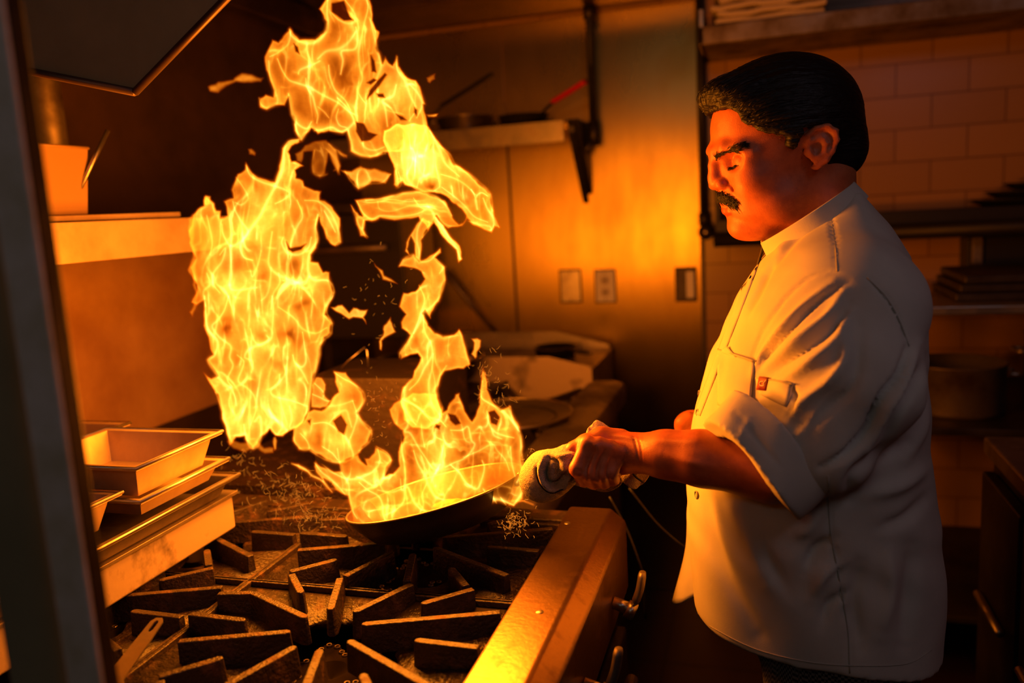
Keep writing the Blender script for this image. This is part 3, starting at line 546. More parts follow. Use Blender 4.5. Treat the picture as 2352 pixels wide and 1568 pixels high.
def flame(label, poly, Y, heat=0.6, holes=(), cool=(), hot=(), strokes=(), seed=1, soft=7.0, fold=1.0, pitch=1.7, layers=3, depth=0.035, edge=0.5, grain=(21, 54), rough=1.0, group='flames leaping from the pan'):
    """poly, holes, strokes are traced outlines on the upright plane y = Y; each layer is a wavy sheet near it"""
    poly = np.array(poly, float); pad = 14
    # fray the outline
    P = []; n = len(poly)
    for i in range(n):
        a, b = poly[i], poly[(i + 1) % n]; k = max(1, int(np.linalg.norm(b - a) / 7))
        for j in range(k): P.append(a + (b - a) * j / k)
    P = np.array(P); P = P + rough * np.stack([3.2 * vnoise(P[:, 0] / 16, P[:, 1] / 16, seed + 50), 3.2 * vnoise(P[:, 0] / 16 + 9, P[:, 1] / 16, seed + 51)], 1)
    x0, y0 = P.min(0) - pad; x1, y1 = P.max(0) + pad; nx = int((x1 - x0) / pitch) + 1; ny = int((y1 - y0) / pitch) + 1
    X, Yp = np.meshgrid(x0 + np.arange(nx) * pitch, y0 + np.arange(ny) * pitch)
    sd = sdpoly(X, Yp, P)
    hm = np.zeros(X.shape)
    for h in holes: hm = np.maximum(hm, np.clip(sdpoly(X, Yp, h) / 5 + 0.6, 0, 1))
    fac = np.ones(X.shape); XC = X + 13 * vnoise(X / 26, Yp / 34, seed + 61) + 5 * vnoise(X / 10, Yp / 16, seed + 62); YC = Yp + 15 * vnoise(X / 22, Yp / 30, seed + 63)
    for (c, r, a) in cool: fac *= 1 - a * np.exp(-((XC - c[0]) ** 2 / r[0] ** 2 + (YC - c[1]) ** 2 / r[1] ** 2))
    for (c, r, a) in hot: fac *= 1 + a * np.exp(-((X - c[0]) ** 2 / r[0] ** 2 + (Yp - c[1]) ** 2 / r[1] ** 2))
    obs = []
    for L in range(layers):
        sL = seed * 17 + L * 101; rng = np.random.default_rng(sL)
        # the folded sheet: even material points pushed sideways, then counted where they land
        m = int(nx * ny * 16); gx = rng.uniform(0, nx - 1, m); gy = rng.uniform(0, ny - 1, m)
        s0 = sd[(gy + .5).astype(int).clip(0, ny - 1), (gx + .5).astype(int).clip(0, nx - 1)]; k = s0 > -1; gx, gy, s0 = gx[k], gy[k], s0[k]
        px = x0 + gx * pitch; py = y0 + gy * pitch; am = np.clip(s0 / 16, 0.12, 1) * fold
        wx = px + 14 * vnoise(px / 70, py / 90, sL + 1); wy = py + 10 * vnoise(px / 80, py / 80, sL + 2)
        dx = 17 * vnoise(wx / (grain[0] * 1.9), wy / (grain[1] * 1.9), sL + 3) + 9.5 * vnoise(wx / grain[0], wy / grain[1], sL + 4) + 2.6 * vnoise(wx / (grain[0] * .42), wy / (grain[1] * .5), sL + 5)
        dy = 20 * vnoise(wx / (grain[0] * 1.5), wy / (grain[1] * 1.4), sL + 6) + 9 * vnoise(wx / (grain[0] * .8), wy / (grain[1] * .6), sL + 7)
        qx = np.clip(((px + dx * am - x0) / pitch), 0, nx - 2); qy = np.clip(((py + dy * am - y0) / pitch), 0, ny - 2)
        ix = qx.astype(int); iy = qy.astype(int); fx = qx - ix; fy = qy - iy; D = np.zeros(nx * ny)
        for (ox, oy, w) in ((0, 0, (1 - fx) * (1 - fy)), (1, 0, fx * (1 - fy)), (0, 1, (1 - fx) * fy), (1, 1, fx * fy)):
            D += np.bincount((iy + oy) * nx + ix + ox, weights=w, minlength=nx * ny)
        D = D.reshape(ny, nx) / 16.0
        K = D.copy(); K[1:-1, 1:-1] = (4 * D[1:-1, 1:-1] + D[:-2, 1:-1] + D[2:, 1:-1] + D[1:-1, :-2] + D[1:-1, 2:]) / 8
        K[2:-2, 2:-2] = 0.6 * K[2:-2, 2:-2] + 0.1 * (K[:-4, 2:-2] + K[4:, 2:-2] + K[2:-2, :-4] + K[2:-2, 4:])
        K = np.minimum(K, 4.0) ** 1.05 * 0.46
        body = np.clip((sd + 2) / soft, 0, 1); body = body * body * (3 - 2 * body)
        low = 0.78 + 0.52 * vnoise(X / 60, Yp / 75, sL + 8) + 0.20 * vnoise(X / 24, Yp / 38, sL + 9)
        rim = 0.6 * edge * np.exp(-np.abs(sd - 3.0) / 2.8) * (0.6 + 0.5 * vnoise(X / 40, Yp / 40, sL + 10))
        H = (body * (0.52 * low + K * low) + rim) * fac * heat / layers * 2.0
        if L == 0:
            for st in strokes:
                pts, w, a = st; d, s = dline(X, Yp, [p[:2] for p in cr([(q[0], q[1], 0) for q in pts], 5)])
                ww = w * (0.35 + 0.65 * np.sin(np.pi * np.clip(s, 0.02, 0.98))); H += a * (0.55 * np.exp(-(d / ww) ** 2) + 0.30 * np.exp(-(d / (ww * 3.2)) ** 2))
        H *= 1 - 0.93 * hm
        H = np.where((sd > -10), H, 0)
        H = 1.17 * np.clip(H, 0, 2.4) ** 0.93
        H = np.where(sd > 4, H, H * np.clip((sd + 8) / 12, 0, 1))
        keep = (H > 0.012); cell = keep[:-1, :-1] | keep[1:, :-1] | keep[:-1, 1:] | keep[1:, 1:]
        yy = Y + (L - (layers - 1) / 2) * depth + 0.020 * vnoise(X / 55, Yp / 70, sL + 11) + 0.006 * vnoise(X / 18, Yp / 30, sL + 12)
        used = np.zeros((ny, nx), bool); used[:-1, :-1] |= cell; used[1:, :-1] |= cell; used[:-1, 1:] |= cell; used[1:, 1:] |= cell
        idx = np.full(ny * nx, -1); uf = used.ravel(); idx[uf] = np.arange(uf.sum())
        c = np.stack([(X.ravel()[uf] - CX) / FPX, (Yp.ravel()[uf] - CY) / FPX, np.ones(uf.sum())], 1); r = c @ RW.T; t = yy.ravel()[uf] / r[:, 1]
        V = CAM + r * t[:, None]; ci, cj = np.nonzero(cell); a = ci * nx + cj
        F = np.stack([idx[a], idx[a + 1], idx[a + nx + 1], idx[a + nx]], 1)
        obs.append((V, F, H.ravel()[uf]))
    V = np.concatenate([o[0] for o in obs]); off = np.cumsum([0] + [len(o[0]) for o in obs[:-1]])
    F = np.concatenate([o[1] + k for o, k in zip(obs, off)]); Hh = np.concatenate([o[2] for o in obs])
    me = bpy.data.meshes.new('flame'); me.vertices.add(len(V)); me.vertices.foreach_set('co', V.ravel().astype(np.float32))
    me.loops.add(F.size); me.polygons.add(len(F)); me.loops.foreach_set('vertex_index', F.ravel().astype(np.int32))
    me.polygons.foreach_set('loop_start', np.arange(0, F.size, 4, dtype=np.int32)); me.polygons.foreach_set('loop_total', np.full(len(F), 4, dtype=np.int32))
    me.update(calc_edges=True); me.validate()
    at = me.attributes.new('glow_amount', 'FLOAT_COLOR', 'POINT'); at.data.foreach_set('color', np.stack([Hh, Hh, Hh, np.ones_like(Hh)], 1).ravel().astype(np.float32))
    me.polygons.foreach_set('use_smooth', [True] * len(me.polygons)); me.materials.append(M['fire'])
    o = bpy.data.objects.new('flame', me); COL.objects.link(o); tag(o, label, 'flame', group); return o
def Z(x0, y0, *p, s=4.0): return [(x0 + a / s, y0 + b / s) for a, b in p]
FY = 1.12
st = lambda x0, y0, w, a, *p: (Z(x0, y0, *p), w, a)
# --- the crown, top of the picture
flame('tall crown of flame licking up past the top of the picture', [(752,-8),(842,-8),(857,15),(856,48),(870,72),(866,108),(877,145),(884,133),(902,147),(912,129),(915,150),(930,175),(955,186),(972,215),(976,237),(971,239),(980,265),(984,292),(1000,322),(985,345),(905,350),(880,350),(850,365),(805,350),(806,325),(797,300),(786,306),(755,300),(730,310),(715,296),(700,308),(692,322),(678,302),(676,278),(668,262),(663,225),(652,240),(630,241),(612,250),(598,246),(597,225),(610,216),(625,220),(628,205),(620,185),(612,160),(608,130),(618,110),(627,90),(640,98),(665,64),(690,90),(725,92),(745,75),(750,50),(740,35),(732,18)], FY + 0.03, heat=0.60, seed=3,
  holes=[[(762,8),(790,2),(803,38),(811,46),(790,47),(762,27)],[(852,128),(860,140),(864,166),(854,164)],[(843,228),(848,208),(866,186),(884,168),(888,172),(872,196),(856,215)],[(818,280),(836,284),(846,303),(866,309),(850,322),(830,325),(818,302)],[(843,190),(858,180),(866,184),(852,194)],[(675,100),(684,108),(688,124),(679,118)],[(910,262),(925,268),(934,276),(920,275)],[(952,247),(958,252),(957,266),(951,258)],[(865,215),(880,215),(884,224),(868,223)]],
  cool=[((770,75),(22,26),.45),((735,262),(34,22),.5),((770,262),(22,30),.4),((802,180),(12,32),.5),((690,250),(14,22),.35),((850,100),(16,30),.25),((640,150),(18,40),.15)],
  hot=[((912,205),(42,40),.9),((720,140),(26,22),.35),((820,250),(36,22),.6),((870,270),(28,26),.5),((950,310),(42,30),1.0)],
  strokes=[st(580,0,4,.9,(690,0),(685,120),(690,210),(650,330),(560,395),(440,385),(360,330),(340,270)), st(580,0,3.4,.8,(720,110),(790,180),(880,215),(945,190),(930,110),(850,0)), st(580,0,3,.8,(1050,0),(1060,80),(1030,200),(1010,300),(980,440),(975,520),(990,640),(1010,720),(970,830),(1000,900),(1040,950)),
    st(580,0,3.4,.7,(1080,180),(1110,300),(1145,440),(1180,600),(1150,700),(1120,780),(1060,860)), st(580,0,3.2,.9,(950,250),(965,350),(940,450),(820,470),(830,560),(810,680)), st(580,0,4.5,.8,(600,540),(680,470),(790,450),(880,390),(950,290)), st(580,0,3,.9,(230,540),(270,640),(330,730),(400,760),(520,800),(640,870),(780,940),(880,1020),(960,1060)),
    st(580,0,3,.8,(420,680),(440,640),(540,600),(620,560)), st(580,0,2.4,.9,(700,600),(710,700),(760,830),(850,920),(900,1010)), st(580,0,2.6,.8,(490,720),(500,800),(550,880),(580,990),(600,1060),(590,1130)), st(580,0,3,1.0,(330,860),(350,980),(370,1080),(430,1150),(500,1180),(540,1120)), st(580,0,3,1.0,(390,1140),(440,1280),(500,1210)),
    st(580,0,3.2,1.0,(570,1200),(640,1190),(730,1170),(820,1210),(900,1160),(930,1100),(860,980),(780,900)), st(580,0,2,.8,(790,1000),(770,1080),(800,1150),(860,1170)), st(580,0,2,.6,(600,980),(660,1030),(700,1080)), st(580,0,4,.8,(880,1200),(900,1300),(940,1400),(1060,1440),(1220,1410)), st(580,0,3,.8,(940,1130),(980,1240),(1030,1350),(1120,1380),(1210,1350)),
    st(580,0,3.4,.9,(1240,1160),(1220,1000),(1200,920),(1290,880),(1320,780)), st(580,0,3,.8,(1440,1110),(1500,1000),(1450,880),(1400,740),(1330,640),(1330,520)), st(580,0,3,.8,(1510,1080),(1560,960),(1520,860),(1450,780)), st(580,0,3,.7,(60,900),(80,960),(140,990),(230,940),(200,820),(160,700),(150,560)), st(580,0,2.5,.7,(160,520),(240,480),(330,400),(350,290))])
# --- right arm sweeping down
flame('broad bright arm of flame sweeping down to the right', [(882,300),(900,286),(950,281),(985,292),(1000,318),(1012,333),(1030,350),(1045,375),(1082,400),(1105,425),(1128,447),(1131,475),(1146,522),(1137,522),(1127,534),(1110,527),(1088,515),(1070,500),(1060,478),(1035,462),(1012,445),(985,443),(965,440),(930,425),(922,418),(912,432),(905,425),(905,387),(890,350),(880,325)], FY, heat=0.82, seed=8, fold=.8, edge=.55,
  hot=[((945,340),(60,46),.45),((965,385),(50,34),.30)], cool=[((985,418),(17,14),.75),((1028,360),(12,20),.45),((1095,490),(26,22),.45),((1050,470),(14,10),.5),((930,318),(12,8),.25),((905,340),(8,7),.35)],
  strokes=[st(700,300,3.2,.8,(1240,140),(1330,210),(1400,330),(1530,410),(1640,500),(1700,570),(1724,660),(1722,740)), st(700,300,2.6,1.1,(1530,540),(1570,620),(1585,720),(1570,620),(1620,570),(1680,600)), st(700,300,3,1.0,(1640,620),(1680,720),(1740,800),(1785,890)), st(700,300,2.6,.8,(1250,400),(1380,440),(1480,500),(1570,590)), st(700,300,3,.6,(1030,520),(1060,440),(1140,415),(1230,440),(1240,510),(1180,560)),
    st(700,300,2.6,.8,(820,320),(850,420),(860,520),(890,480),(860,380)), st(700,300,2.8,.9,(1150,0),(1200,100),(1240,180),(1290,300),(1420,420)), st(700,300,2.6,.8,(950,300),(940,420),(1000,520),(1080,560)), st(700,300,2.6,.7,(1500,830),(1600,860),(1700,880),(1720,930)), st(700,300,2.4,.8,(1260,520),(1380,610),(1480,700),(1560,790),(1680,840))])
# --- bat-shaped shred and orange smoke-like wisps in the middle
flame('ragged bat-shaped shred of flame floating in the middle', Z(700,300,(330,370),(420,372),(520,312),(580,340),(640,350),(800,390),(740,490),(620,480),(500,545),(450,480),(390,420)), FY + .02, heat=0.62, seed=12, layers=2, edge=.2, soft=10, strokes=[st(700,300,2.4,.5,(370,370),(420,460),(500,530),(580,490),(700,480),(790,400))])
flame('dim orange wisps hanging below the crown of flame', [(690,345),(700,330),(722,322),(748,318),(765,335),(798,358),(797,364),(780,355),(772,345),(782,380),(775,402),(765,378),(752,352),(748,400),(735,408),(720,395),(715,350),(700,352),(692,375),(680,372),(678,352)], FY + .05, heat=0.36, seed=13, layers=2, edge=.15, soft=9, strokes=[st(400,320,2.4,.4,(1290,100),(1270,220),(1290,320),(1380,330),(1480,280)), st(400,320,3,.4,(1420,40),(1480,100),(1560,160)), st(400,320,3,.35,(1400,90),(1480,180),(1520,320))])
# --- horizontal tongue and the finger
flame('flat tongue of flame stretching sideways across the middle', [(817,460),(840,457),(875,455),(925,442),(965,440),(995,447),(1020,462),(1035,480),(1042,500),(1052,512),(1070,508),(1072,480),(1078,500),(1070,515),(1050,520),(1032,525),(1012,508),(1003,498),(997,512),(982,530),(960,500),(905,505),(875,498),(855,508),(840,507),(836,525),(845,545),(828,544),(820,520),(806,470),(825,495),(833,497)], FY - .01, heat=0.60, seed=21, fold=.7, grain=(44,17), edge=.5,
  hot=[((985,475),(24,24),.6),((840,500),(14,12),.4)], cool=[((890,490),(26,7),.5),((905,468),(40,9),.15),((1062,487),(14,14),.5)],
  strokes=[st(700,300,3.2,.9,(560,640),(720,620),(900,575),(1060,560),(1200,600),(1300,690),(1350,780)), st(700,300,2.6,.8,(480,650),(540,760),(620,810),(700,780),(860,790),(1040,760),(1140,700)), st(700,300,2.2,.9,(1000,620),(1050,690),(1100,720)), st(700,300,2.6,.8,(540,820),(530,920),(580,975)), st(700,300,2.2,.6,(430,690),(470,800),(520,910)), st(700,300,2,.5,(670,650),(690,720),(800,740),(960,690),(1100,680)), st(700,300,3,.9,(1120,680),(1180,760),(1190,840))])
flame('slanting finger of flame reaching down to the right of the neck', Z(700,300,(1170,760),(1210,790),(1260,850),(1330,950),(1420,1060),(1452,1180),(1420,1205),(1390,1100),(1310,1030),(1230,920),(1190,840)), FY - .02, heat=0.70, seed=24, layers=2, soft=6, edge=.6, fold=.5, strokes=[st(700,300,3,.9,(1200,800),(1280,920),(1380,1060),(1430,1180))])
flame('narrow neck of flame joining the tongue to the lower stream', [(967,498),(984,505),(995,512),(977,535),(968,552),(970,575),(965,602),(955,590),(950,560),(945,545),(938,555),(936,570),(942,584),(932,575),(932,555),(944,538),(952,522)], FY, heat=0.62, seed=26, layers=2, soft=6, fold=.6, strokes=[st(700,300,3,.8,(1090,800),(1040,900),(1030,1000),(1050,1100),(1060,1200)), st(700,300,2,.7,(1140,820),(1140,900),(1080,980)), st(700,300,2.2,.5,(1210,930),(1235,1000),(1230,1070))])
# --- the middle stream
flame('twisting middle stream of flame rising from the pan', [(915,612),(925,596),(948,582),(964,600),(995,585),(1010,570),(1012,580),(1002,592),(1020,612),(1022,650),(1015,675),(997,712),(987,732),(978,716),(972,722),(985,748),(1000,765),(1020,772),(1040,768),(1055,757),(1068,785),(1078,818),(1080,838),(1066,848),(1045,845),(1025,850),(1010,865),(1006,890),(1005,918),(1017,942),(1012,965),(985,985),(950,985),(925,965),(920,925),(925,888),(945,866),(966,822),(960,812),(940,815),(920,823),(917,808),(935,785),(940,768),(924,754),(920,740),(930,722),(918,705),(925,672),(940,675),(955,668),(964,655),(975,640),(965,625),(950,618),(930,615)], FY - .01, heat=0.66, seed=31, fold=.75,
  hot=[((968,700),(24,26),.5),((1015,815),(40,26),.25),((990,905),(20,44),.5)], cool=[((955,785),(14,22),.4),((960,930),(16,30),.3)], holes=[[(936,626),(958,624),(964,640),(957,664),(940,670),(926,664),(920,642)]],
  strokes=[st(800,600,3.4,.9,(880,60),(885,200),(830,340),(760,420),(690,480),(650,570),(560,720),(480,830),(470,880)), st(800,600,2.6,.9,(650,220),(700,340),(680,440),(640,560),(600,660)), st(800,600,3,.9,(690,500),(700,640),(760,760),(770,860),(700,980),(640,1100),(560,1180)), st(800,600,3,.8,(780,850),(770,980),(740,1120),(760,1280),(830,1400),(860,1430)), st(800,600,3.6,.7,(900,960),(840,1060),(820,1180),(840,1280),(865,1350),(850,1440),(780,1490)), st(800,600,3,.5,(1020,640),(1060,740),(1090,860),(1110,940)), st(800,600,3,.5,(690,540),(780,650),(900,690),(1010,680)),
    st(800,600,2.8,.9,(520,1150),(490,1240),(520,1350),(570,1440),(620,1500)), st(800,600,2.4,.7,(500,1260),(600,1310),(700,1400),(760,1470)), st(700,300,3,.8,(870,1240),(920,1170),(1000,1140),(1060,1200),(1150,1190),(1240,1090)), st(700,300,3,.8,(1210,1180),(1270,1250),(1240,1310))])
# --- left column
LC = [(687,318),(665,324),(650,340),(646,365),(642,392),(630,415),(612,412),(595,405),(580,395),(570,382),(564,374),(560,390),(548,402),(537,415),(533,435),(535,455),(514,462),(520,475),(523,496),(508,498),(508,482),(500,480),(492,468),(478,452),(469,450),(468,470),(452,478),(442,495),(440,515),(430,540),(440,570),(448,595),(436,615),(446,640),(450,665),(440,695),(452,702),(468,690),(470,710),(468,750),(478,775),(480,800),(490,815),(478,828),(485,845),(498,862),(484,866),(468,858),(480,878),(494,895),(505,930),(515,975),(525,1010),(530,1022),(545,1005),(562,1000),(568,1015),(578,1030),(590,1020),(600,1000),(620,985),(632,1000),(650,1002),(665,990),(680,985),(700,965),(708,940),(712,910),(715,880),(728,840),(733,812),(735,795),(745,775),(760,765),(762,740),(750,722),(755,700),(768,670),(758,645),(758,625),(740,622),(733,605),(715,600),(713,585),(725,570),(732,550),(728,520),(732,500),(745,530),(755,560),(770,564),(785,555),(782,525),(780,500),(765,475),(745,460),(735,458),(738,440),(720,435),(700,425),(695,415),(680,410),(677,390),(695,381),(680,370),(672,372),(663,350),(668,338),(688,325)]
flame('huge roaring column of flame on the left side of the fire', LC, FY + .02, heat=0.70, seed=42, fold=1.0, edge=.55, depth=.045,
  hot=[((625,500),(44,60),.75),((545,660),(50,30),.5),((700,660),(40,30),.5),((620,920),(80,60),.9),((530,950),(26,60),.5),((590,750),(60,50),.25),((725,560),(10,60),.4),((650,560),(34,34),.2)],
  cool=[((672,610),(26,22),.55),((575,565),(20,12),.2),((525,745),(18,16),.85),((663,768),(22,14),.7),((600,775),(26,20),.5),((690,690),(26,12),.45),((528,615),(18,16),.3),((640,835),(22,14),.4),((540,835),(20,30),.35),((700,790),(18,14),.4),((575,415),(20,24),.4),((455,560),(16,60),.5),((455,680),(14,60),.5),((655,430),(14,16),.3),((610,640),(14,20),.35),((765,535),(14,24),.35),((590,880),(9,18),.3)],
  holes=[[(658,555),(666,569),(690,566),(703,560),(692,573),(672,579),(662,573)]],
  strokes=[st(400,320,3.6,1.1,(1150,0),(1050,20),(1010,110),(1000,250),(940,410),(860,560),(780,720),(660,880),(610,980),(640,1080),(720,1110)), st(400,320,3,.9,(660,240),(700,330),(800,390),(960,440),(1060,490),(1010,550),(930,590)), st(400,320,2.8,.9,(540,570),(560,650),(620,760),(680,860),(580,960),(510,970),(450,870),(440,780)), st(400,320,2.6,.7,(570,350),(640,450),(680,540),(620,600),(560,580)),
    st(400,320,3,.9,(1130,560),(1180,700),(1130,800),(1090,900),(1070,980),(1100,1010)), st(400,320,3.4,1.1,(1320,690),(1300,800),(1320,920),(1260,1020),(1230,1120),(1240,1240),(1290,1290),(1420,1300),(1470,1400),(1400,1530)), st(400,320,3,.8,(1000,900),(990,960),(1040,1040),(1140,1060),(1230,1000),(1260,900)), st(400,320,3.6,.9,(900,850),(880,1000),(870,1150),(950,1240),(1080,1290),(1190,1330),(1240,1260)), st(400,320,3,.8,(1200,560),(1320,570),(1420,650),(1490,780),(1530,930),(1500,970)), st(400,320,2.6,.8,(1380,660),(1440,770),(1480,850)),
    st(400,320,2.6,.8,(300,700),(330,830),(350,950),(330,1060)), st(400,320,2.6,.8,(420,1060),(470,1000),(440,1120),(360,1230),(360,1330),(420,1410)), st(400,320,3,.8,(300,1230),(330,1330),(270,1400),(290,1530)), st(400,320,2.8,.8,(510,980),(520,1100),(515,1250),(530,1380),(760,1360)), st(400,320,2.4,.8,(800,1020),(770,1150),(720,1260),(700,1200)), st(400,320,2.6,.7,(960,1230),(970,1320),(910,1420),(890,1560)), st(400,320,2.6,.6,(890,1180),(880,1330),(850,1430),(800,1480)),
    st(400,680,3,1.0,(280,0),(290,150),(310,300),(400,420),(370,540),(310,590),(370,700),(470,810),(520,840),(560,930),(570,1000)), st(400,680,2.8,.9,(500,0),(460,130),(400,220),(350,280),(420,380),(520,460),(510,560),(540,640),(490,760),(530,830)), st(400,680,3,.9,(1460,0),(1400,130),(1450,250),(1440,350),(1350,430),(1340,540),(1310,650),(1280,780),(1250,930),(1230,1100),(1180,1190)), st(400,680,2.8,.8,(900,0),(910,150),(900,300),(880,400),(700,480),(650,560),(720,600),(710,700)), st(400,680,2.8,.8,(700,300),(730,400),(790,450),(870,400),(850,360)),
    st(400,680,3,.8,(960,100),(1100,200),(1180,300),(1300,340),(1400,290)), st(400,680,2.6,.9,(1180,330),(1200,480),(1210,600),(1170,650),(1110,610),(1090,540)), st(400,680,3,1.0,(380,880),(430,1020),(460,1120),(500,1250),(510,1360)), st(400,680,3,1.1,(640,1180),(660,1290),(700,1390),(770,1380),(800,1270),(790,1110),(740,1150)), st(400,680,2.6,.9,(970,720),(960,800),(890,860),(920,920),(1080,960),(1220,1010)), st(400,680,2.4,.8,(580,540),(640,600),(620,680),(590,780),(680,850),(740,930),(750,1050),(700,1180)), st(400,680,2.4,.9,(1060,1010),(1080,1120),(1060,1200)), st(400,680,2.4,.8,(850,1250),(870,1180),(960,1140),(1000,1190),(950,1270)), st(400,680,3,.8,(1120,620),(1180,700),(1230,800))])
flame('faint orange fringe on the left edge of the big column', [(430,500),(445,490),(450,530),(446,560),(455,600),(452,640),(456,680),(445,730),(436,718),(448,680),(440,640),(432,620),(442,590),(438,560),(430,530)], FY + .04, heat=0.32, seed=47, layers=2, edge=.1, soft=10, fold=.6)
# --- lower middle flames between column and pan
flame('hollow hook-shaped flame between the column and the pan', [(767,852),(795,854),(810,875),(835,897),(837,920),(822,947),(835,967),(854,987),(847,1015),(825,1037),(812,1050),(780,1062),(750,1057),(712,1032),(687,1032),(674,1012),(673,982),(695,966),(706,948),(720,942),(745,938),(765,915),(776,902),(770,878)], FY, heat=0.64, seed=52, fold=.6, edge=.6, holes=[[(765,966),(783,952),(797,975),(790,998),(777,990)],[(706,966),(714,962),(712,975)]],
  hot=[((775,1020),(26,22),.6),((700,1000),(16,24),.3)], cool=[((725,1000),(14,18),.45),((800,905),(12,14),.35),((830,985),(12,16),.3)],
  strokes=[st(400,680,2.8,.9,(1470,700),(1560,760),(1640,800),(1740,880),(1750,960),(1690,1060),(1720,1140),(1810,1220),(1800,1330),(1700,1420)), st(400,680,2.4,.8,(1100,1220),(1110,1340),(1180,1410),(1240,1400),(1220,1330),(1160,1260)), st(400,680,2.8,.9,(1250,1420),(1380,1500),(1520,1530),(1640,1490),(1620,1380),(1560,1280),(1450,1190),(1380,1160),(1280,1170)), st(400,680,2.2,.9,(1360,1380),(1450,1440),(1500,1500)), st(400,680,2.4,.8,(1640,960),(1680,1100),(1650,1220),(1620,1300)), st(400,680,3,.6,(1270,1020),(1400,1010),(1520,1000),(1640,960)), st(400,680,3,.7,(1430,1160),(1500,1080),(1580,1050),(1610,1130),(1630,1200)), st(400,680,2,.7,(1520,1540),(1500,1400))])
flame('small heart-shaped flame curl right of the column base', [(714,885),(725,866),(742,868),(748,885),(745,905),(760,920),(752,932),(735,940),(714,935)], FY - .01, heat=0.42, seed=55, layers=2, fold=.4, edge=.9, strokes=[st(400,680,2,.8,(1270,900),(1340,930),(1400,960),(1440,960)), st(400,680,2,.8,(1290,800),(1370,880),(1370,930))])
# --- fire in and above the pan
DP = [(670,1060),(688,1066),(704,1080),(722,1092),(740,1104),(730,1090),(720,1070),(723,1060),(745,1075),(765,1085),(782,1083),(780,1060),(800,1050),(822,1042),(832,1058),(842,1066),(838,1052),(848,1052),(858,1040),(865,1024),(880,1032),(893,1045),(900,1056),(890,1072),(885,1092),(905,1088),(915,1070),(912,1040),(925,1015),(926,990),(908,978),(895,960),(892,940),(905,926),(922,915),(945,900),(1005,905),(1016,945),(1024,940),(1045,905),(1056,905),(1066,945),(1084,966),(1092,955),(1100,925),(1104,880),(1107,842),(1113,856),(1120,895),(1132,920),(1150,940),(1172,931),(1176,950),(1192,980),(1198,1010),(1200,1060),(1203,1100),(1200,1145),(1180,1163),(1160,1158),(1138,1153),(1122,1160),(1100,1170),(1060,1195),(1020,1200),(980,1208),(940,1218),(880,1221),(835,1215),(812,1200),(806,1175),(800,1140),(788,1134),(770,1122),(762,1105),(745,1100),(752,1115),(762,1130),(750,1120),(735,1105),(712,1092),(690,1078)]
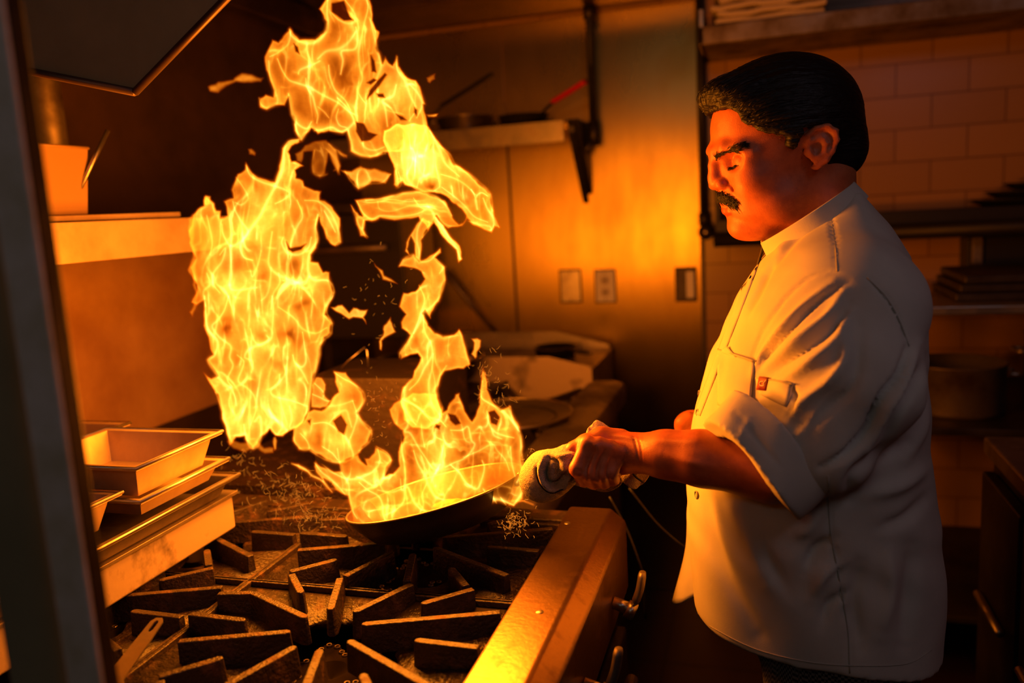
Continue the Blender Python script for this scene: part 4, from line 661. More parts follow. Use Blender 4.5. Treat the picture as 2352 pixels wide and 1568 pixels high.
flame('seething mass of flame filling and rising out of the pan', DP, FY - .02, heat=0.56, seed=61, fold=.95, edge=.6, depth=.05, grain=(20, 34),
  holes=[[(1030,950),(1046,953),(1058,972),(1046,976),(1034,965)],[(1122,946),(1136,942),(1148,958),(1141,976),(1128,971)],[(1002,974),(1011,977),(1009,985),(999,981)]],
  hot=[((1010,1090),(30,50),1.2),((1000,1010),(30,26),.7),((860,1100),(50,18),.9),((870,1175),(50,24),.8),((1040,1010),(36,26),.4),((1165,1000),(12,50),.5),((960,1160),(40,22),.3)],
  cool=[((1135,1095),(34,34),.68),((1135,1030),(26,24),.5),((945,1050),(18,34),.5),((925,960),(18,22),.5),((1045,935),(14,24),.4),((905,1150),(26,10),.5),((960,1120),(22,14),.3),((1090,1150),(34,22),.55),((1050,1185),(50,12),.6),((810,1050),(14,14),.3)],
  strokes=[st(660,860,3,.9,(1080,120),(1045,230),(1080,340),(1110,450),(1080,520),(1130,540),(1200,660),(1280,780),(1330,860)), st(660,860,2.8,.9,(1060,230),(1200,300),(1300,390),(1400,420),(1460,480)), st(660,860,3,.9,(1425,300),(1400,390),(1340,480),(1350,560),(1420,600)), st(660,860,3.4,1.0,(1160,700),(1200,820),(1260,920),(1300,1020),(1360,1120),(1440,1150)), st(660,860,3,.9,(1440,640),(1420,740),(1430,840),(1360,900),(1320,990)),
    st(660,860,2.6,.9,(1500,510),(1600,510),(1660,480),(1690,600),(1720,650),(1640,760),(1530,810),(1450,850)), st(660,860,2.6,1.0,(1500,830),(1580,900),(1640,990),(1740,1050),(1790,950),(1810,850),(1790,790)), st(660,860,2.4,.7,(1620,760),(1760,700),(1880,640),(1930,700),(2000,780),(2040,880)), st(660,860,3.2,1.1,(1790,60),(1780,200),(1850,260),(1960,320),(2060,420),(2140,540),(2150,700),(2170,860),(2110,990)), st(660,860,2.6,.9,(2050,290),(2070,420),(2130,520)), st(660,860,3,1.0,(2160,960),(2170,1060),(2120,1140),(2080,1200)),
    st(660,860,2.8,.9,(1840,340),(1850,440),(1900,520),(1990,560),(2080,580)), st(660,860,2.6,.8,(1880,500),(1900,560),(1970,590)), st(660,860,2.4,.8,(2050,660),(2060,800),(2090,930)), st(660,860,3.4,.9,(1800,1050),(1860,1130),(1960,1150),(2080,1200)), st(660,860,2,1.0,(1880,1110),(1920,1180)), st(660,860,2,1.0,(1960,1130),(2010,1200)),
    st(660,860,3,.9,(40,820),(150,860),(240,930),(340,990),(410,1080)), st(660,860,2.6,.8,(250,810),(310,890),(400,960),(480,1040),(530,1100)), st(660,860,3,.9,(320,820),(420,900),(560,960),(680,940),(800,880),(850,790),(830,680)), st(660,860,3,.9,(820,660),(920,720),(950,800),(900,900),(870,980),(790,1020),(690,960),(640,940)), st(660,860,2.6,.8,(480,800),(500,900),(560,1000),(570,1130),(600,1250),(640,1320)), st(660,860,2.6,.9,(660,990),(740,1060),(830,1110),(870,1180),(880,1280),(900,1360),(850,1420),(790,1380)),
    st(660,860,3,1.0,(900,1290),(1000,1240),(1070,1160),(1080,1050),(1110,1040),(1160,1160),(1230,1240),(1290,1250)), st(660,860,2.4,.8,(1040,560),(1060,720),(1080,880),(1080,1020),(1050,1060),(1040,960)), st(660,860,2.4,.8,(1280,1000),(1240,1100),(1250,1200),(1210,1280)), st(660,860,2.6,.8,(500,1270),(540,1360),(600,1410),(660,1400)), st(660,860,3,.8,(830,1060),(950,1080),(1050,1050)), st(660,860,2.6,.8,(910,1340),(1000,1370),(1070,1360)), st(660,860,2.2,.7,(1230,460),(1240,560),(1260,660)), st(660,860,2.2,.7,(470,0),(560,120))])
# --- loose scraps
def scrap(label, poly, heat=.5, seed=1, Y=FY, edge=.3, soft=7): return flame(label, poly, Y, heat=heat, seed=seed, layers=2, soft=soft, edge=edge, fold=.4, depth=.015, group='small loose scraps of flame')
scrap('blurred streak of flame flying off at upper left', [(478,200),(500,186),(535,182),(555,168),(580,170),(606,180),(600,192),(570,190),(545,190),(520,200),(500,214),(482,212)], .38, 71, 1.3, .05, 12)
scrap('jagged scrap of flame just right of the column at mid height', [(760,705),(775,700),(785,702),(800,715),(812,708),(844,710),(843,722),(836,728),(840,745),(830,732),(812,730),(800,732),(785,722),(770,716)], .62, 72)
scrap('small upright lick of flame standing alone in the dark middle', [(896,727),(902,742),(908,765),(900,766),(888,772),(880,785),(875,805),(870,800),(876,770),(884,750)], .68, 73)
scrap('little flame curl to the right of the middle stream', [(1083,778),(1096,774),(1105,778),(1103,795),(1096,808),(1097,820),(1092,825),(1082,815),(1084,800),(1090,788)], .45, 74)
scrap('slanting ember-like sliver in the dark middle', [(862,602),(872,615),(882,632),(900,642),(910,650),(895,648),(880,640),(870,625)], .45, 75)
scrap('tiny flame cap above the shelf end on the left', [(465,458),(472,448),(484,452),(485,468),(475,472),(466,468)], .6, 76, FY + .03)
scrap('tiny scrap near the top right of the crown', [(976,176),(990,172),(1000,166),(1001,182),(990,195),(982,190)], .28, 77, 1.2, .05, 9)
scrap('small tab of flame right of the crown shoulder', [(980,262),(992,264),(1007,258),(1006,270),(996,272),(984,270)], .5, 78)
scrap('drip of flame under the left column', [(628,1002),(634,1000),(640,1010),(636,1030),(630,1036),(626,1020)], .55, 79)
scrap('fleck of flame beside the column top, left', [(570,342),(580,340),(590,350),(588,358),(572,356)], .3, 80, 1.2, .05, 9)
scrap('ghostly curl of orange under the left column', [(590,1010),(610,1025),(630,1028),(628,1038),(605,1040),(585,1028),(560,1040),(535,1030),(520,1015),(530,1008),(550,1015)], .28, 81, FY, .1, 9)
# --- sparks: short glowing squiggles
def sparks():
    rng = np.random.default_rng(5); mb = MB()
    def wig(u, v, Y, ln, ang, r):
        p = np.array([u, v]); pts = []; a = ang; n = 7
        for i in range(n):
            pts.append(on(p[0], p[1], y=Y + 0.004 * i)); a += rng.normal(0, 0.45); p = p + ln / n * np.array([math.cos(a), math.sin(a)])
        mb.tube(pts, [r * .4] + [r] * (n - 2) + [r * .3], 4)
    for (cx, cy, sx, sy, n, L, Y, amin, amax) in ((655, 1120, 85, 45, 150, 22, 1.15, 0, 6.28), (720, 1180, 60, 34, 80, 24, 1.1, 1.0, 3.6), (1180, 1195, 32, 28, 90, 18, 1.05, 0.3, 1.6), (1215, 1080, 14, 60, 60, 14, 1.08, 0, 6.28), (1120, 880, 50, 80, 70, 26, 1.2, 0.9, 2.2), (860, 940, 40, 90, 60, 14, 1.2, 0.6, 2.4), (860, 680, 60, 90, 30, 14, 1.25, 0, 6.28), (560, 1060, 40, 40, 40, 18, 1.2, 0, 6.28)):
        for _ in range(n): wig(cx + rng.normal(0, sx * .6), cy + rng.normal(0, sy * .6), Y + rng.normal(0, .04), L * rng.uniform(.3, 1.1), rng.uniform(amin, amax), 0.00024 * rng.uniform(.6, 1.5))
    m = bpy.data.materials.new('glowing_spark'); m.use_nodes = True; nt = m.node_tree; nt.nodes.remove(nt.nodes['Principled BSDF'])
    e = node(nt, 'ShaderNodeEmission'); e.inputs[0].default_value = (1, 0.26, 0.02, 1); e.inputs[1].default_value = 0.85; nt.links.new(e.outputs[0], nt.nodes['Material Output'].inputs[0])
    try: m.cycles.emission_sampling = 'NONE'
    except Exception: pass
    o = mb.build('spark_trails', m); tag(o, 'hundreds of tiny glowing spark trails around the pan and grates', 'sparks', None, 'stuff')
sparks()
FL = [((-0.72, 1.13, 1.18), 6.0), ((-0.68, 1.13, 1.40), 5.5), ((-0.55, 1.12, 1.64), 2.0), ((-0.42, 1.12, 1.52), 3.5), ((-0.47, 1.10, 1.24), 4.5), ((-0.40, 1.08, 1.19), 4.5), ((-0.54, 1.08, 1.18), 3.0)]
for loc, pw in FL: flame_light('flame_glow', loc, pw * 1.65, 0.05)
# ------------------------------------------------------------------ sculpting tools: smooth distance fields meshed by surface nets
def sell(P, c, r):
    q = (P - np.array(c)) / np.array(r); k = np.sqrt((q * q).sum(-1)) + 1e-9; return (k - 1) * k / (np.sqrt(((q / np.array(r)) ** 2).sum(-1)) + 1e-9)
def scap(P, a, b, ra, rb=None):
    rb = ra if rb is None else rb; a = np.array(a, float); b = np.array(b, float); e = b - a; w = P - a
    t = np.clip((w @ e) / (e @ e), 0, 1); return np.sqrt(((w - t[..., None] * e) ** 2).sum(-1)) - (ra + (rb - ra) * t)
def su(a, b, k): h = np.clip(0.5 + 0.5 * (b - a) / k, 0, 1); return b * (1 - h) + a * h - k * h * (1 - h)
def ss(a, b, k): return -su(-a, b, k)   # a minus b
def chain(P, pts, rs, k=0.004):
    d = None
    for i in range(len(pts) - 1):
        q = scap(P, pts[i], pts[i + 1], rs[i], rs[i + 1]); d = q if d is None else su(d, q, k)
    return d
def nets(fn, lo, hi, h):
    lo = np.array(lo, float); n = [int(math.ceil((hi[i] - lo[i]) / h)) + 1 for i in range(3)]
    ys, zs = lo[1] + h * np.arange(n[1]), lo[2] + h * np.arange(n[2]); V = np.empty(n, np.float32); st_ = max(1, int(4e5 / (n[1] * n[2])))
    B = 7; nb = [-(-m // B) for m in n]; ax_ = [lo[i] + h * (np.arange(nb[i]) * B + (B - 1) / 2) for i in range(3)]
    gb = np.stack(np.meshgrid(*ax_, indexing='ij'), -1).reshape(-1, 3); db = fn(gb); V[:] = np.kron(np.sign(db).reshape(nb), np.ones((B, B, B), np.float32))[:n[0], :n[1], :n[2]]
    near = np.argwhere((np.abs(db) < 1.9 * B * h).reshape(nb)); o3 = np.stack(np.meshgrid(*[np.arange(B)] * 3, indexing='ij'), -1).reshape(-1, 3)
    for i in range(0, len(near), 1200):
        I0 = (near[i:i + 1200, None, :] * B + o3[None]).reshape(-1, 3); I0 = I0[(I0 < np.array(n)).all(1)]; V[I0[:, 0], I0[:, 1], I0[:, 2]] = fn(lo + h * I0)
    S_ = V < 0; cs = [m - 1 for m in n]; cnt = np.zeros(cs, np.int8); acc = np.zeros((*cs, 3), np.float32)
    cube = [(a, b, c) for a in (0, 1) for b in (0, 1) for c in (0, 1)]
    sl = lambda A, o: A[o[0]:o[0] + cs[0], o[1]:o[1] + cs[1], o[2]:o[2] + cs[2]]
    for ax in range(3):
        for o in cube:
            if o[ax]: continue
            o2 = list(o); o2[ax] = 1; a = sl(V, o); b = sl(V, o2); m = (a < 0) != (b < 0); t = np.where(m, a / np.where(m, a - b, 1), 0)
            cnt += m
            for j in range(3): acc[..., j] += np.where(m, (t if j == ax else o[j]), 0)
    act = cnt > 0; idx = np.full(cs, -1, np.int64); idx[act] = np.arange(act.sum()); I = np.argwhere(act)
    verts = lo + h * (I + acc[act] / cnt[act][:, None]); faces = []
    for ax in range(3):
        u, w = (ax + 1) % 3, (ax + 2) % 3; s = [slice(1, -1)] * 3; s[ax] = slice(0, -1); s2 = [slice(1, -1)] * 3; s2[ax] = slice(1, None)
        a = S_[tuple(s)]; b = S_[tuple(s2)]; m = np.argwhere(a != b)
        if not len(m): continue
        off = np.ones(3, int); off[ax] = 0; g = m + off; eu = np.zeros(3, int); eu[u] = 1; ew = np.zeros(3, int); ew[w] = 1
        def at(q): return idx[q[:, 0].clip(0, cs[0] - 1), q[:, 1].clip(0, cs[1] - 1), q[:, 2].clip(0, cs[2] - 1)]
        q = np.stack([at(g - eu - ew), at(g - ew), at(g), at(g - eu)], 1); inside = a[tuple(m.T)]; q[~inside] = q[~inside][:, ::-1]
        faces.append(q)
    F = np.concatenate(faces); F = F[(F >= 0).all(1)]; return verts, F
def np_mesh(name, V, F, m, parent=None, smooth=True):
    me = bpy.data.meshes.new(name); me.vertices.add(len(V)); me.vertices.foreach_set('co', np.asarray(V, np.float32).ravel())
    me.loops.add(F.size); me.polygons.add(len(F)); me.loops.foreach_set('vertex_index', F.ravel().astype(np.int32)); me.polygons.foreach_set('loop_start', np.arange(0, F.size, F.shape[1], dtype=np.int32))
    me.update(calc_edges=True); me.validate(); me.polygons.foreach_set('use_smooth', [smooth] * len(me.polygons)); me.materials.append(m)
    o = bpy.data.objects.new(name, me); COL.objects.link(o)
    if parent: put(o, parent)
    return o
def relax(V, F, it=2, lam=0.5):
    E = np.concatenate([F[:, [i, (i + 1) % 4]] for i in range(4)]); n = len(V); deg = np.bincount(E[:, 0], minlength=n) + np.bincount(E[:, 1], minlength=n)
    for _ in range(it):
        A = np.stack([np.bincount(E[:, 0], weights=V[E[:, 1], j], minlength=n) + np.bincount(E[:, 1], weights=V[E[:, 0], j], minlength=n) for j in range(3)], 1)
        V = V + lam * (A / np.maximum(deg, 1)[:, None] - V)
    return V
def vnormals(V, F):
    nrm = np.cross(V[F[:, 2]] - V[F[:, 0]], V[F[:, 3]] - V[F[:, 1]]); N = np.zeros_like(V)
    for k in range(4):
        for j in range(3): N[:, j] += np.bincount(F[:, k], weights=nrm[:, j], minlength=len(V))
    return N / (np.linalg.norm(N, axis=1)[:, None] + 1e-12)
def project(V):
    c = (V - CAM) @ RW; return c[:, 0] / c[:, 2] * FPX + CX, c[:, 1] / c[:, 2] * FPX + CY
def press(V, F, lines):
    """raise (+) or sink (-) soft ridges along traced lines on the side of the cloth that faces the lens"""
    N = vnormals(V, F); u, v = project(V); view = (V - CAM); face = -(N * view).sum(1) / np.linalg.norm(view, axis=1); w0 = np.clip(face * 2.5 + 0.2, 0, 1); D = np.zeros(len(V))
    for pts, w, a in lines:
        d, s = dline(u, v, [p[:2] for p in cr([(q[0], q[1], 0) for q in pts], 5)]); D += 1.45 * a * np.exp(-(d / w) ** 2) * np.sin(np.pi * np.clip(s, 0.04, 0.96)) ** 0.6
    return V + N * (D * w0)[:, None] * 0.001
# materials for the cook
M['skin'] = mat('warm_brown_skin', (0.50, 0.135, 0.052), 0.42, col2=(0.40, 0.10, 0.04), nscale=60, bump=0.16, bscale=900, spec=0.45)
M['hair'] = mat('black_combed_hair', (0.005, 0.004, 0.004), 0.5, bump=0.9, bscale=70, stretch=(0.5, 1, 3), spec=0.3)
M['strand'] = mat('hair_strand', (0.010, 0.007, 0.006), 0.35, spec=0.6)
M['coat'] = mat('white_cotton_coat', (0.60, 0.56, 0.50), 0.85, col2=(0.54, 0.50, 0.45), nscale=9, bump=0.10, bscale=850, sheen=0.0, spec=0.2)
M['seam'] = mat('coat_stitching', (0.44, 0.40, 0.35), 0.9)
M['cuffm'] = M['coat']
M['towel'] = mat('cream_terry_towel', (0.66, 0.56, 0.42), 0.95, col2=(0.56, 0.46, 0.34), nscale=180, bump=1.0, bscale=700, spec=0.1)
M['stripe'] = mat('dark_towel_stripe', (0.02, 0.018, 0.03), 0.95)
M['tagred'] = mat('dark_red_tag', (0.20, 0.008, 0.012), 0.6)
M['tagwhite'] = mat('tag_embroidery', (0.70, 0.60, 0.55), 0.7)
def check_mat():
    m = bpy.data.materials.new('small_check_trousers'); m.use_nodes = True; nt = m.node_tree; b = nt.nodes['Principled BSDF']
    tc = node(nt, 'ShaderNodeTexCoord'); ck = node(nt, 'ShaderNodeTexChecker'); ck.inputs['Scale'].default_value = 260
    ck.inputs[1].default_value = (0.22, 0.20, 0.2, 1); ck.inputs[2].default_value = (0.02, 0.02, 0.025, 1); nt.links.new(tc.outputs['Object'], ck.inputs[0]); nt.links.new(ck.outputs[0], b.inputs['Base Color']); b.inputs['Roughness'].default_value = 0.9; return m
M['check'] = check_mat()

# ------------------------------------------------------------------ the cook
CK = thing('person', 'cook in a white coat with black hair and moustache, flaming the pan, looking down', 'person', (0.10, 1.20, 0.0))
A_, P_ = math.radians(22), math.radians(8)
HF0 = np.array([-math.cos(A_), -math.sin(A_), 0]); HL = np.array([math.sin(A_), -math.cos(A_), 0]); HF = HF0 * math.cos(P_) + np.array([0, 0, -math.sin(P_)]); HU = np.array([0, 0, math.cos(P_)]) + HF0 * math.sin(P_)
HM = np.array([HF, HL, HU]); HO = CAM + ray(1808, 360) * 1.136
def h2w(p): return HO + (np.asarray(p, float) * 0.001) @ HM
def headfn(Q):
    """Q in millimetres: forward, left, up from the middle of the head at ear height"""
    Qm = Q * np.array([1, 0, 1]) + np.abs(Q * np.array([0, 1, 0]))          # mirrored to the left half
    d = sell(Q, (2, 0, 45), (97, 74, 80))
    d = su(d, sell(Q, (40, 0, -15), (60, 62, 72)), 22)
    d = su(d, sell(Q, (46, 0, -58), (46, 53, 34)), 22)
    d = su(d, sell(Qm, (28, 44, -55), (34, 22, 30)), 18)                    # jowl
    d = su(d, sell(Qm, (66, 38, -20), (24, 20, 22)), 16)                    # cheek
    d = su(d, sell(Qm, (72, 40, 6), (14, 14, 9)), 12)                       # cheekbone
    d = su(d, chain(Qm, [(99, 4, 25), (93, 24, 27), (80, 42, 24), (68, 51, 16)], [9, 9, 8, 6], 5), 10)   # brow
    d = ss(d, sell(Qm, (98, 36, 10), (22, 18, 11.5)), 8)                     # eye socket
    d = su(d, sell(Qm, (74.5, 34, 6.5), (14, 16, 12)), 2.5)                 # lid over the eyeball
    d = su(d, chain(Q, [(97, 0, 24), (103, 0, 8), (104, 0, -8), (103.5, 0, -14)], [7, 7.5, 9.5, 11], 6), 7)  # nose
    d = su(d, sell(Qm, (100, 13, -18), (11, 8.5, 8)), 4)
    d = ss(d, sell(Qm, (103, 7, -29), (6, 3.6, 5)), 2.5)
    d = ss(d, chain(Qm, [(98, 22, -14), (90, 27, -28), (84, 29, -42)], [1.4, 2.2, 1.2], 2), 5)  # nose to mouth fold
    d = su(d, sell(Q, (90, 0, -38), (12, 24, 13)), 8)
    d = su(d, chain(Q, [(82, -23, -48), (93, -9, -45), (95, 0, -46), (93, 9, -45), (82, 23, -48)], [3.4, 5.4, 5.2, 5.4, 3.4], 3), 3)
    d = su(d, chain(Q, [(81, -22, -51), (92, -10, -55.5), (94, 0, -56), (92, 10, -55.5), (81, 22, -51)], [3.6, 6.6, 7.2, 6.6, 3.6], 3), 3)
    d = ss(d, chain(Q, [(84, -23, -49.5), (99, -9, -50), (101, 0, -50.4), (99, 9, -50), (84, 23, -49.5)], [0.8] * 5, 1), 2.0)
    d = ss(d, sell(Q, (104, 0, -67), (8, 18, 5)), 6)
    d = su(d, sell(Q, (79, 0, -80), (18, 21, 15)), 10)
    d = su(d, sell(Q, (52, 0, -88), (34, 34, 17)), 16)                      # under the chin
    d = ss(d, chain(Qm, [(92, 21, 3.5), (90, 30, 2.0), (84, 39, 3.5), (73, 47, 8)], [0.5, 0.7, 0.7, 0.5], 1), 1.8)  # closed lid line
    d = ss(d, chain(Qm, [(91, 22, 14), (87, 33, 16), (75, 45, 14)], [0.6, 0.8, 0.6], 1), 2.2)
    d = ss(d, chain(Qm, [(92, 22, -6), (87, 34, -8), (77, 44, -4)], [0.5, 0.8, 0.5], 1), 3)
    d = ss(d, chain(Qm, [(104, 5, 34), (104, 6, 44)], [0.6, 0.6], 1), 2.6)
    for z in (58, 68): d = ss(d, chain(Q, [(92, -34, z - 3), (101, -14, z), (103, 0, z - 1), (101, 14, z), (92, 34, z - 3)], [0.5] * 5, 1), 3.0)
    # ear
    R = np.stack([(Q[:, 0] + 4) + (np.abs(Q[:, 1]) - 70) * 0.55, np.abs(Q[:, 1]) - 70 - (Q[:, 0] + 4) * -0.28, Q[:, 2] - 3], 1) * 1.24
    e = sell(R, (-4, 5, 4), (17, 5.5, 29)); rim = chain(R, [(10, 3, 10), (10, 7, 24), (2, 10, 33), (-10, 11, 33), (-19, 11, 23), (-20, 10, 8), (-15, 8, -8), (-7, 6, -20), (1, 3, -27)], [2.6, 3.2, 3.8, 4.2, 4.2, 4.0, 3.8, 4.6, 5.4], 3)
    e = su(e, rim, 3); e = ss(e, sell(R, (0, 11, 2), (9, 7, 11)), 4); e = ss(e, chain(R, [(4, 10, 20), (-6, 12, 24), (-13, 12, 14), (-13, 11, 0)], [3, 3, 3, 2], 2), 3)
    e = su(e, chain(R, [(-6, 8, 18), (-9, 9, 6), (-6, 8, -8), (2, 7, -12)], [2.4, 3, 3, 2.6], 2), 2.5); e = su(e, sell(R, (10, 4, -2), (4, 4.5, 7)), 4)
    d = su(d, e / 1.24, 3)
    d = su(d, chain(Q, [(-16, 0, -30), (-26, 0, -85), (-36, 0, -140)], [56, 58, 66], 20), 18)      # neck
    d = su(d, sell(Q, (-52, 0, -30), (34, 50, 40)), 16)
    return d
def hfn_mm(P): return headfn((P - HO) @ HM.T * 1000) / 1000
Vh, Fh = nets(lambda Q: headfn(Q), (-125, -98, -150), (132, 98, 132), 1.7)
Vh = relax(Vh, Fh, 2, 0.5); Vh = HO + (Vh * 0.001) @ HM
if np.linalg.det(HM) < 0: Fh = Fh[:, ::-1]
# torso silhouette rows: image row, front edge, back edge at the mid plane of the body; half width
TY = 1.215
rows = [(450, 1938, 1980, .046), (486, 1880, 2008, .080), (522, 1822, 2042, .118), (556, 1780, 2066, .158), (590, 1748, 2086, .188), (628, 1722, 2090, .203), (680, 1688, 2110, .210), (760, 1655, 2120, .210), (840, 1622, 2122, .210), (920, 1600, 2130, .210), (1000, 1588, 2130, .210), (1090, 1583, 2142, .210), (1180, 1582, 2152, .210), (1270, 1584, 2160, .208), (1350, 1592, 2160, .205), (1430, 1600, 2158, .202), (1520, 1610, 2155, .20)]
tz, txf, txb, tw = [], [], [], []
for (v, uf, ub, w) in rows:
    a = on(uf, v, y=TY); b = on(ub, v, y=TY); tz.append((a[2] + b[2]) / 2); txf.append(a[0]); txb.append(b[0]); tw.append(w)
tz = np.array(tz)[::-1]; txf = np.array(txf)[::-1]; txb = np.array(txb)[::-1]; tw = np.array(tw)[::-1]
_h0, _h1 = on(1603, 1402, y=TY), on(2152, 1488, y=TY); HEM = _h0[2]; HX0 = _h0[0]; HSL = (_h1[2] - _h0[2]) / (_h1[0] - _h0[0])
def torso(P, grow=0.0):
    z = P[:, 2]; f = np.interp(z, tz, txf); b = np.interp(z, tz, txb); w = np.interp(z, tz, tw); c = (f + b) / 2; a = (b - f) / 2 + grow; w = w + grow
    q = (np.abs((P[:, 0] - c) / a) ** 2.25 + np.abs((P[:, 1] - TY) / w) ** 2.25 + 1e-12) ** (1 / 2.25); return (q - 1) * np.minimum(a, w) * 0.92
SH = on(1960, 708, y=1.065); EL = on(1880, 1012, y=1.010); EL2 = on(1805, 1050, y=1.0)
SHR = SH + np.array([0, 2 * (TY - SH[1]), 0]); ELR = np.array([0.02, 1.47, 1.10])
cuffc = on(1760, 1042, y=0.995); cax = on(1715, 1075, y=0.985) - on(1770, 1025, y=0.998); cax /= np.linalg.norm(cax)
def coatfn(P):
    d = np.maximum(torso(P), P[:, 2] - tz[-1] - 0.004)
    s = chain(P, [SH, (SH * .45 + EL * .55) + np.array([0.012, -0.006, 0]), EL], [0.084, 0.078, 0.062], 0.03); s = su(s, scap(P, EL, EL2, 0.060, 0.047), 0.02)
    s = su(s, sell(P, SH + np.array([0.0, .03, 0.0]), (0.078, 0.07, 0.072)), 0.03)
    d = su(d, s, 0.016); r = chain(P, [SHR + np.array([-0.02, -0.01, -0.01]), ELR], [0.072, 0.064], 0.03); d = su(d, r, 0.02)
    # neck opening
    d = ss(d, scap(P, h2w((-40, 0, -60)), h2w((-46, 0, -118)), 0.066, 0.066), 0.006)
    # low wrinkles in the cloth
    x, y, z = P[:, 0], P[:, 1], P[:, 2]
    d = d + 0.0022 * np.sin(x * 31 + z * 17 + 2 * np.sin(z * 13 + y * 9)) * np.sin(z * 21 + x * 9) + 0.0010 * np.sin(x * 70 + z * 40 + 3 * np.sin(z * 26))
    hemz = HEM + HSL * (x - HX0) + 0.004 * np.sin(x * 22) + 0.006 * np.sin(y * 17) + 0.25 * np.clip(TY - y, -0.1, 0.3) + 0.022 * np.clip((0.04 - x) / 0.14, 0, 1); return np.maximum(d, hemz - z)
Vc, Fc = nets(coatfn, (-0.16, 0.84, HEM - 0.12), (0.36, 1.60, tz[-1] + 0.03), 0.0046)
Vc = relax(Vc, Fc, 2, 0.5)
q8 = lambda *p: [(1500 + a / 1.3427, 400 + b / 1.3427) for a, b in p]
folds = [(q8((590, 360), (540, 440), (440, 520), (330, 620)), 11, 7), (q8((560, 330), (450, 420), (350, 540), (310, 620)), 8, 5), (q8((610, 420), (560, 520), (470, 590), (400, 640)), 12, 6), (q8((600, 330), (500, 400), (400, 500), (330, 590)), 6, -5), (q8((610, 400), (540, 490), (440, 560), (370, 610)), 6, -5),
  (q8((590, 470), (590, 570), (540, 640), (440, 720), (400, 790)), 12, 6), (q8((640, 470), (620, 640), (540, 720), (440, 800)), 12, -5), (q8((520, 720), (470, 780), (420, 840)), 8, 4),
  (q8((785, 540), (760, 620), (700, 700), (660, 790), (600, 860), (520, 905)), 8, -13), (q8((850, 560), (800, 660), (740, 760), (700, 860)), 11, -7), (q8((820, 520), (770, 650), (720, 740), (660, 850)), 9, 5), (q8((660, 318), (720, 380), (760, 450), (790, 530)), 3.2, -3.2),
  (q8((845, 600), (835, 760), (780, 880)), 14, 5), (q8((780, 830), (700, 870), (620, 930), (600, 1000)), 14, -7), (q8((850, 900), (760, 960), (660, 990)), 16, 6), (q8((860, 980), (780, 1060), (700, 1090)), 14, -5),
  (q8((545, 115), (560, 200), (568, 300)), 2.6, -3), (q8((568, 300), (500, 310), (420, 370), (340, 480), (300, 580)), 3, -2.5),
  (q8((540, 930), (545, 1080), (575, 1250), (600, 1400), (607, 1540)), 3, -3), (q8((560, 1120), (500, 1160), (470, 1230)), 12, -7), (q8((590, 1190), (530, 1230), (490, 1310)), 13, 6), (q8((600, 1290), (540, 1330), (520, 1400)), 10, -5), (q8((520, 1020), (480, 1090), (430, 1110)), 14, 5), (q8((640, 1200), (620, 1330), (640, 1460)), 16, -5),
  (q8((150, 960), (180, 1100), (230, 1250), (330, 1420)), 16, -5), (q8((240, 990), (300, 1120), (360, 1260)), 20, 5), (q8((330, 1130), (360, 1200), (420, 1300)), 14, -4), (q8((800, 1150), (790, 1300), (770, 1450)), 20, -6), (q8((720, 1120), (730, 1280), (700, 1420)), 18, 5),
  (q8((330, 240), (280, 330), (250, 420), (200, 560)), 7, 4), (q8((380, 250), (330, 350), (290, 430)), 7, -5), (q8((460, 140), (400, 220), (350, 290)), 8, 4), (q8((560, 120), (450, 190), (370, 290)), 6, -3), (q8((230, 520), (200, 640), (190, 740)), 9, -4), (q8((420, 640), (440, 700), (410, 760)), 5, -5), (q8((320, 700), (360, 760), (400, 800)), 5, -5)]
Vc = press(Vc, Fc, folds)
coat = np_mesh('coat', Vc, Fc, M['coat'], CK); coat['label'] = 'white cotton cook coat with rolled sleeves'
BV = BVHTree.FromPolygons([tuple(v) for v in Vc], [tuple(f) for f in Fc.tolist()])
def hit(u, v, off=0.001, bv=None):
    r = ray(u, v); d = Vector(r).normalized(); h = (bv or BV).ray_cast(Vector(CAM), d); return None if h[0] is None else np.array(h[0] - d * off)
def along(pts, off=0.0008, n=6, bv=None):
    o = [hit(p[0], p[1], off, bv) for p in cr([(a, b, 0) for a, b in pts], n)]; return [p for p in o if p is not None]
def patch(poly4, nu, nv, off, name, m, parent, thick=0.0015, bulge=0.0, bv=None):
    a, b, c, d = [np.array(p, float) for p in poly4]; V = []; ok = True
    for j in range(nv + 1):
        for i in range(nu + 1):
            s, t = i / nu, j / nv; p = (a * (1 - s) + b * s) * (1 - t) + (d * (1 - s) + c * s) * t; h = hit(p[0], p[1], off + bulge * math.sin(math.pi * s) * math.sin(math.pi * t), bv)
            if h is None: h = V[-1] if V else HO
            V.append(h)
    F = [(j * (nu + 1) + i, j * (nu + 1) + i + 1, (j + 1) * (nu + 1) + i + 1, (j + 1) * (nu + 1) + i) for j in range(nv) for i in range(nu)]
    o = MB().add(V, F).build(name, m, parent, smooth=True); md = o.modifiers.new('thickness', 'SOLIDIFY'); md.thickness = thick; md.offset = 0; return o
for pts in (q8((545, 115), (560, 200), (568, 300)), q8((660, 318), (720, 380), (760, 450), (790, 530)), q8((540, 930), (545, 1080), (575, 1250), (600, 1400), (607, 1538)), [(1618, 1430), (1690, 1470), (1760, 1498), (1860, 1520), (1960, 1528), (2080, 1524), (2140, 1492)]):
    L_ = along(pts)
    if len(L_) > 3: MB().tube(L_, 0.0007, 5).build('seam', M['seam'], coat, smooth=True)
pk = patch([(1649, 800), (1732, 828), (1722, 955), (1648, 930)], 14, 16, 0.0025, 'pocket', M['coat'], coat, bulge=0.004)
L_ = along([(1649, 802), (1690, 815), (1732, 829)], 0.006); MB().tube(L_, 0.0013, 6).build('pocket_edge', M['seam'], coat, smooth=True)
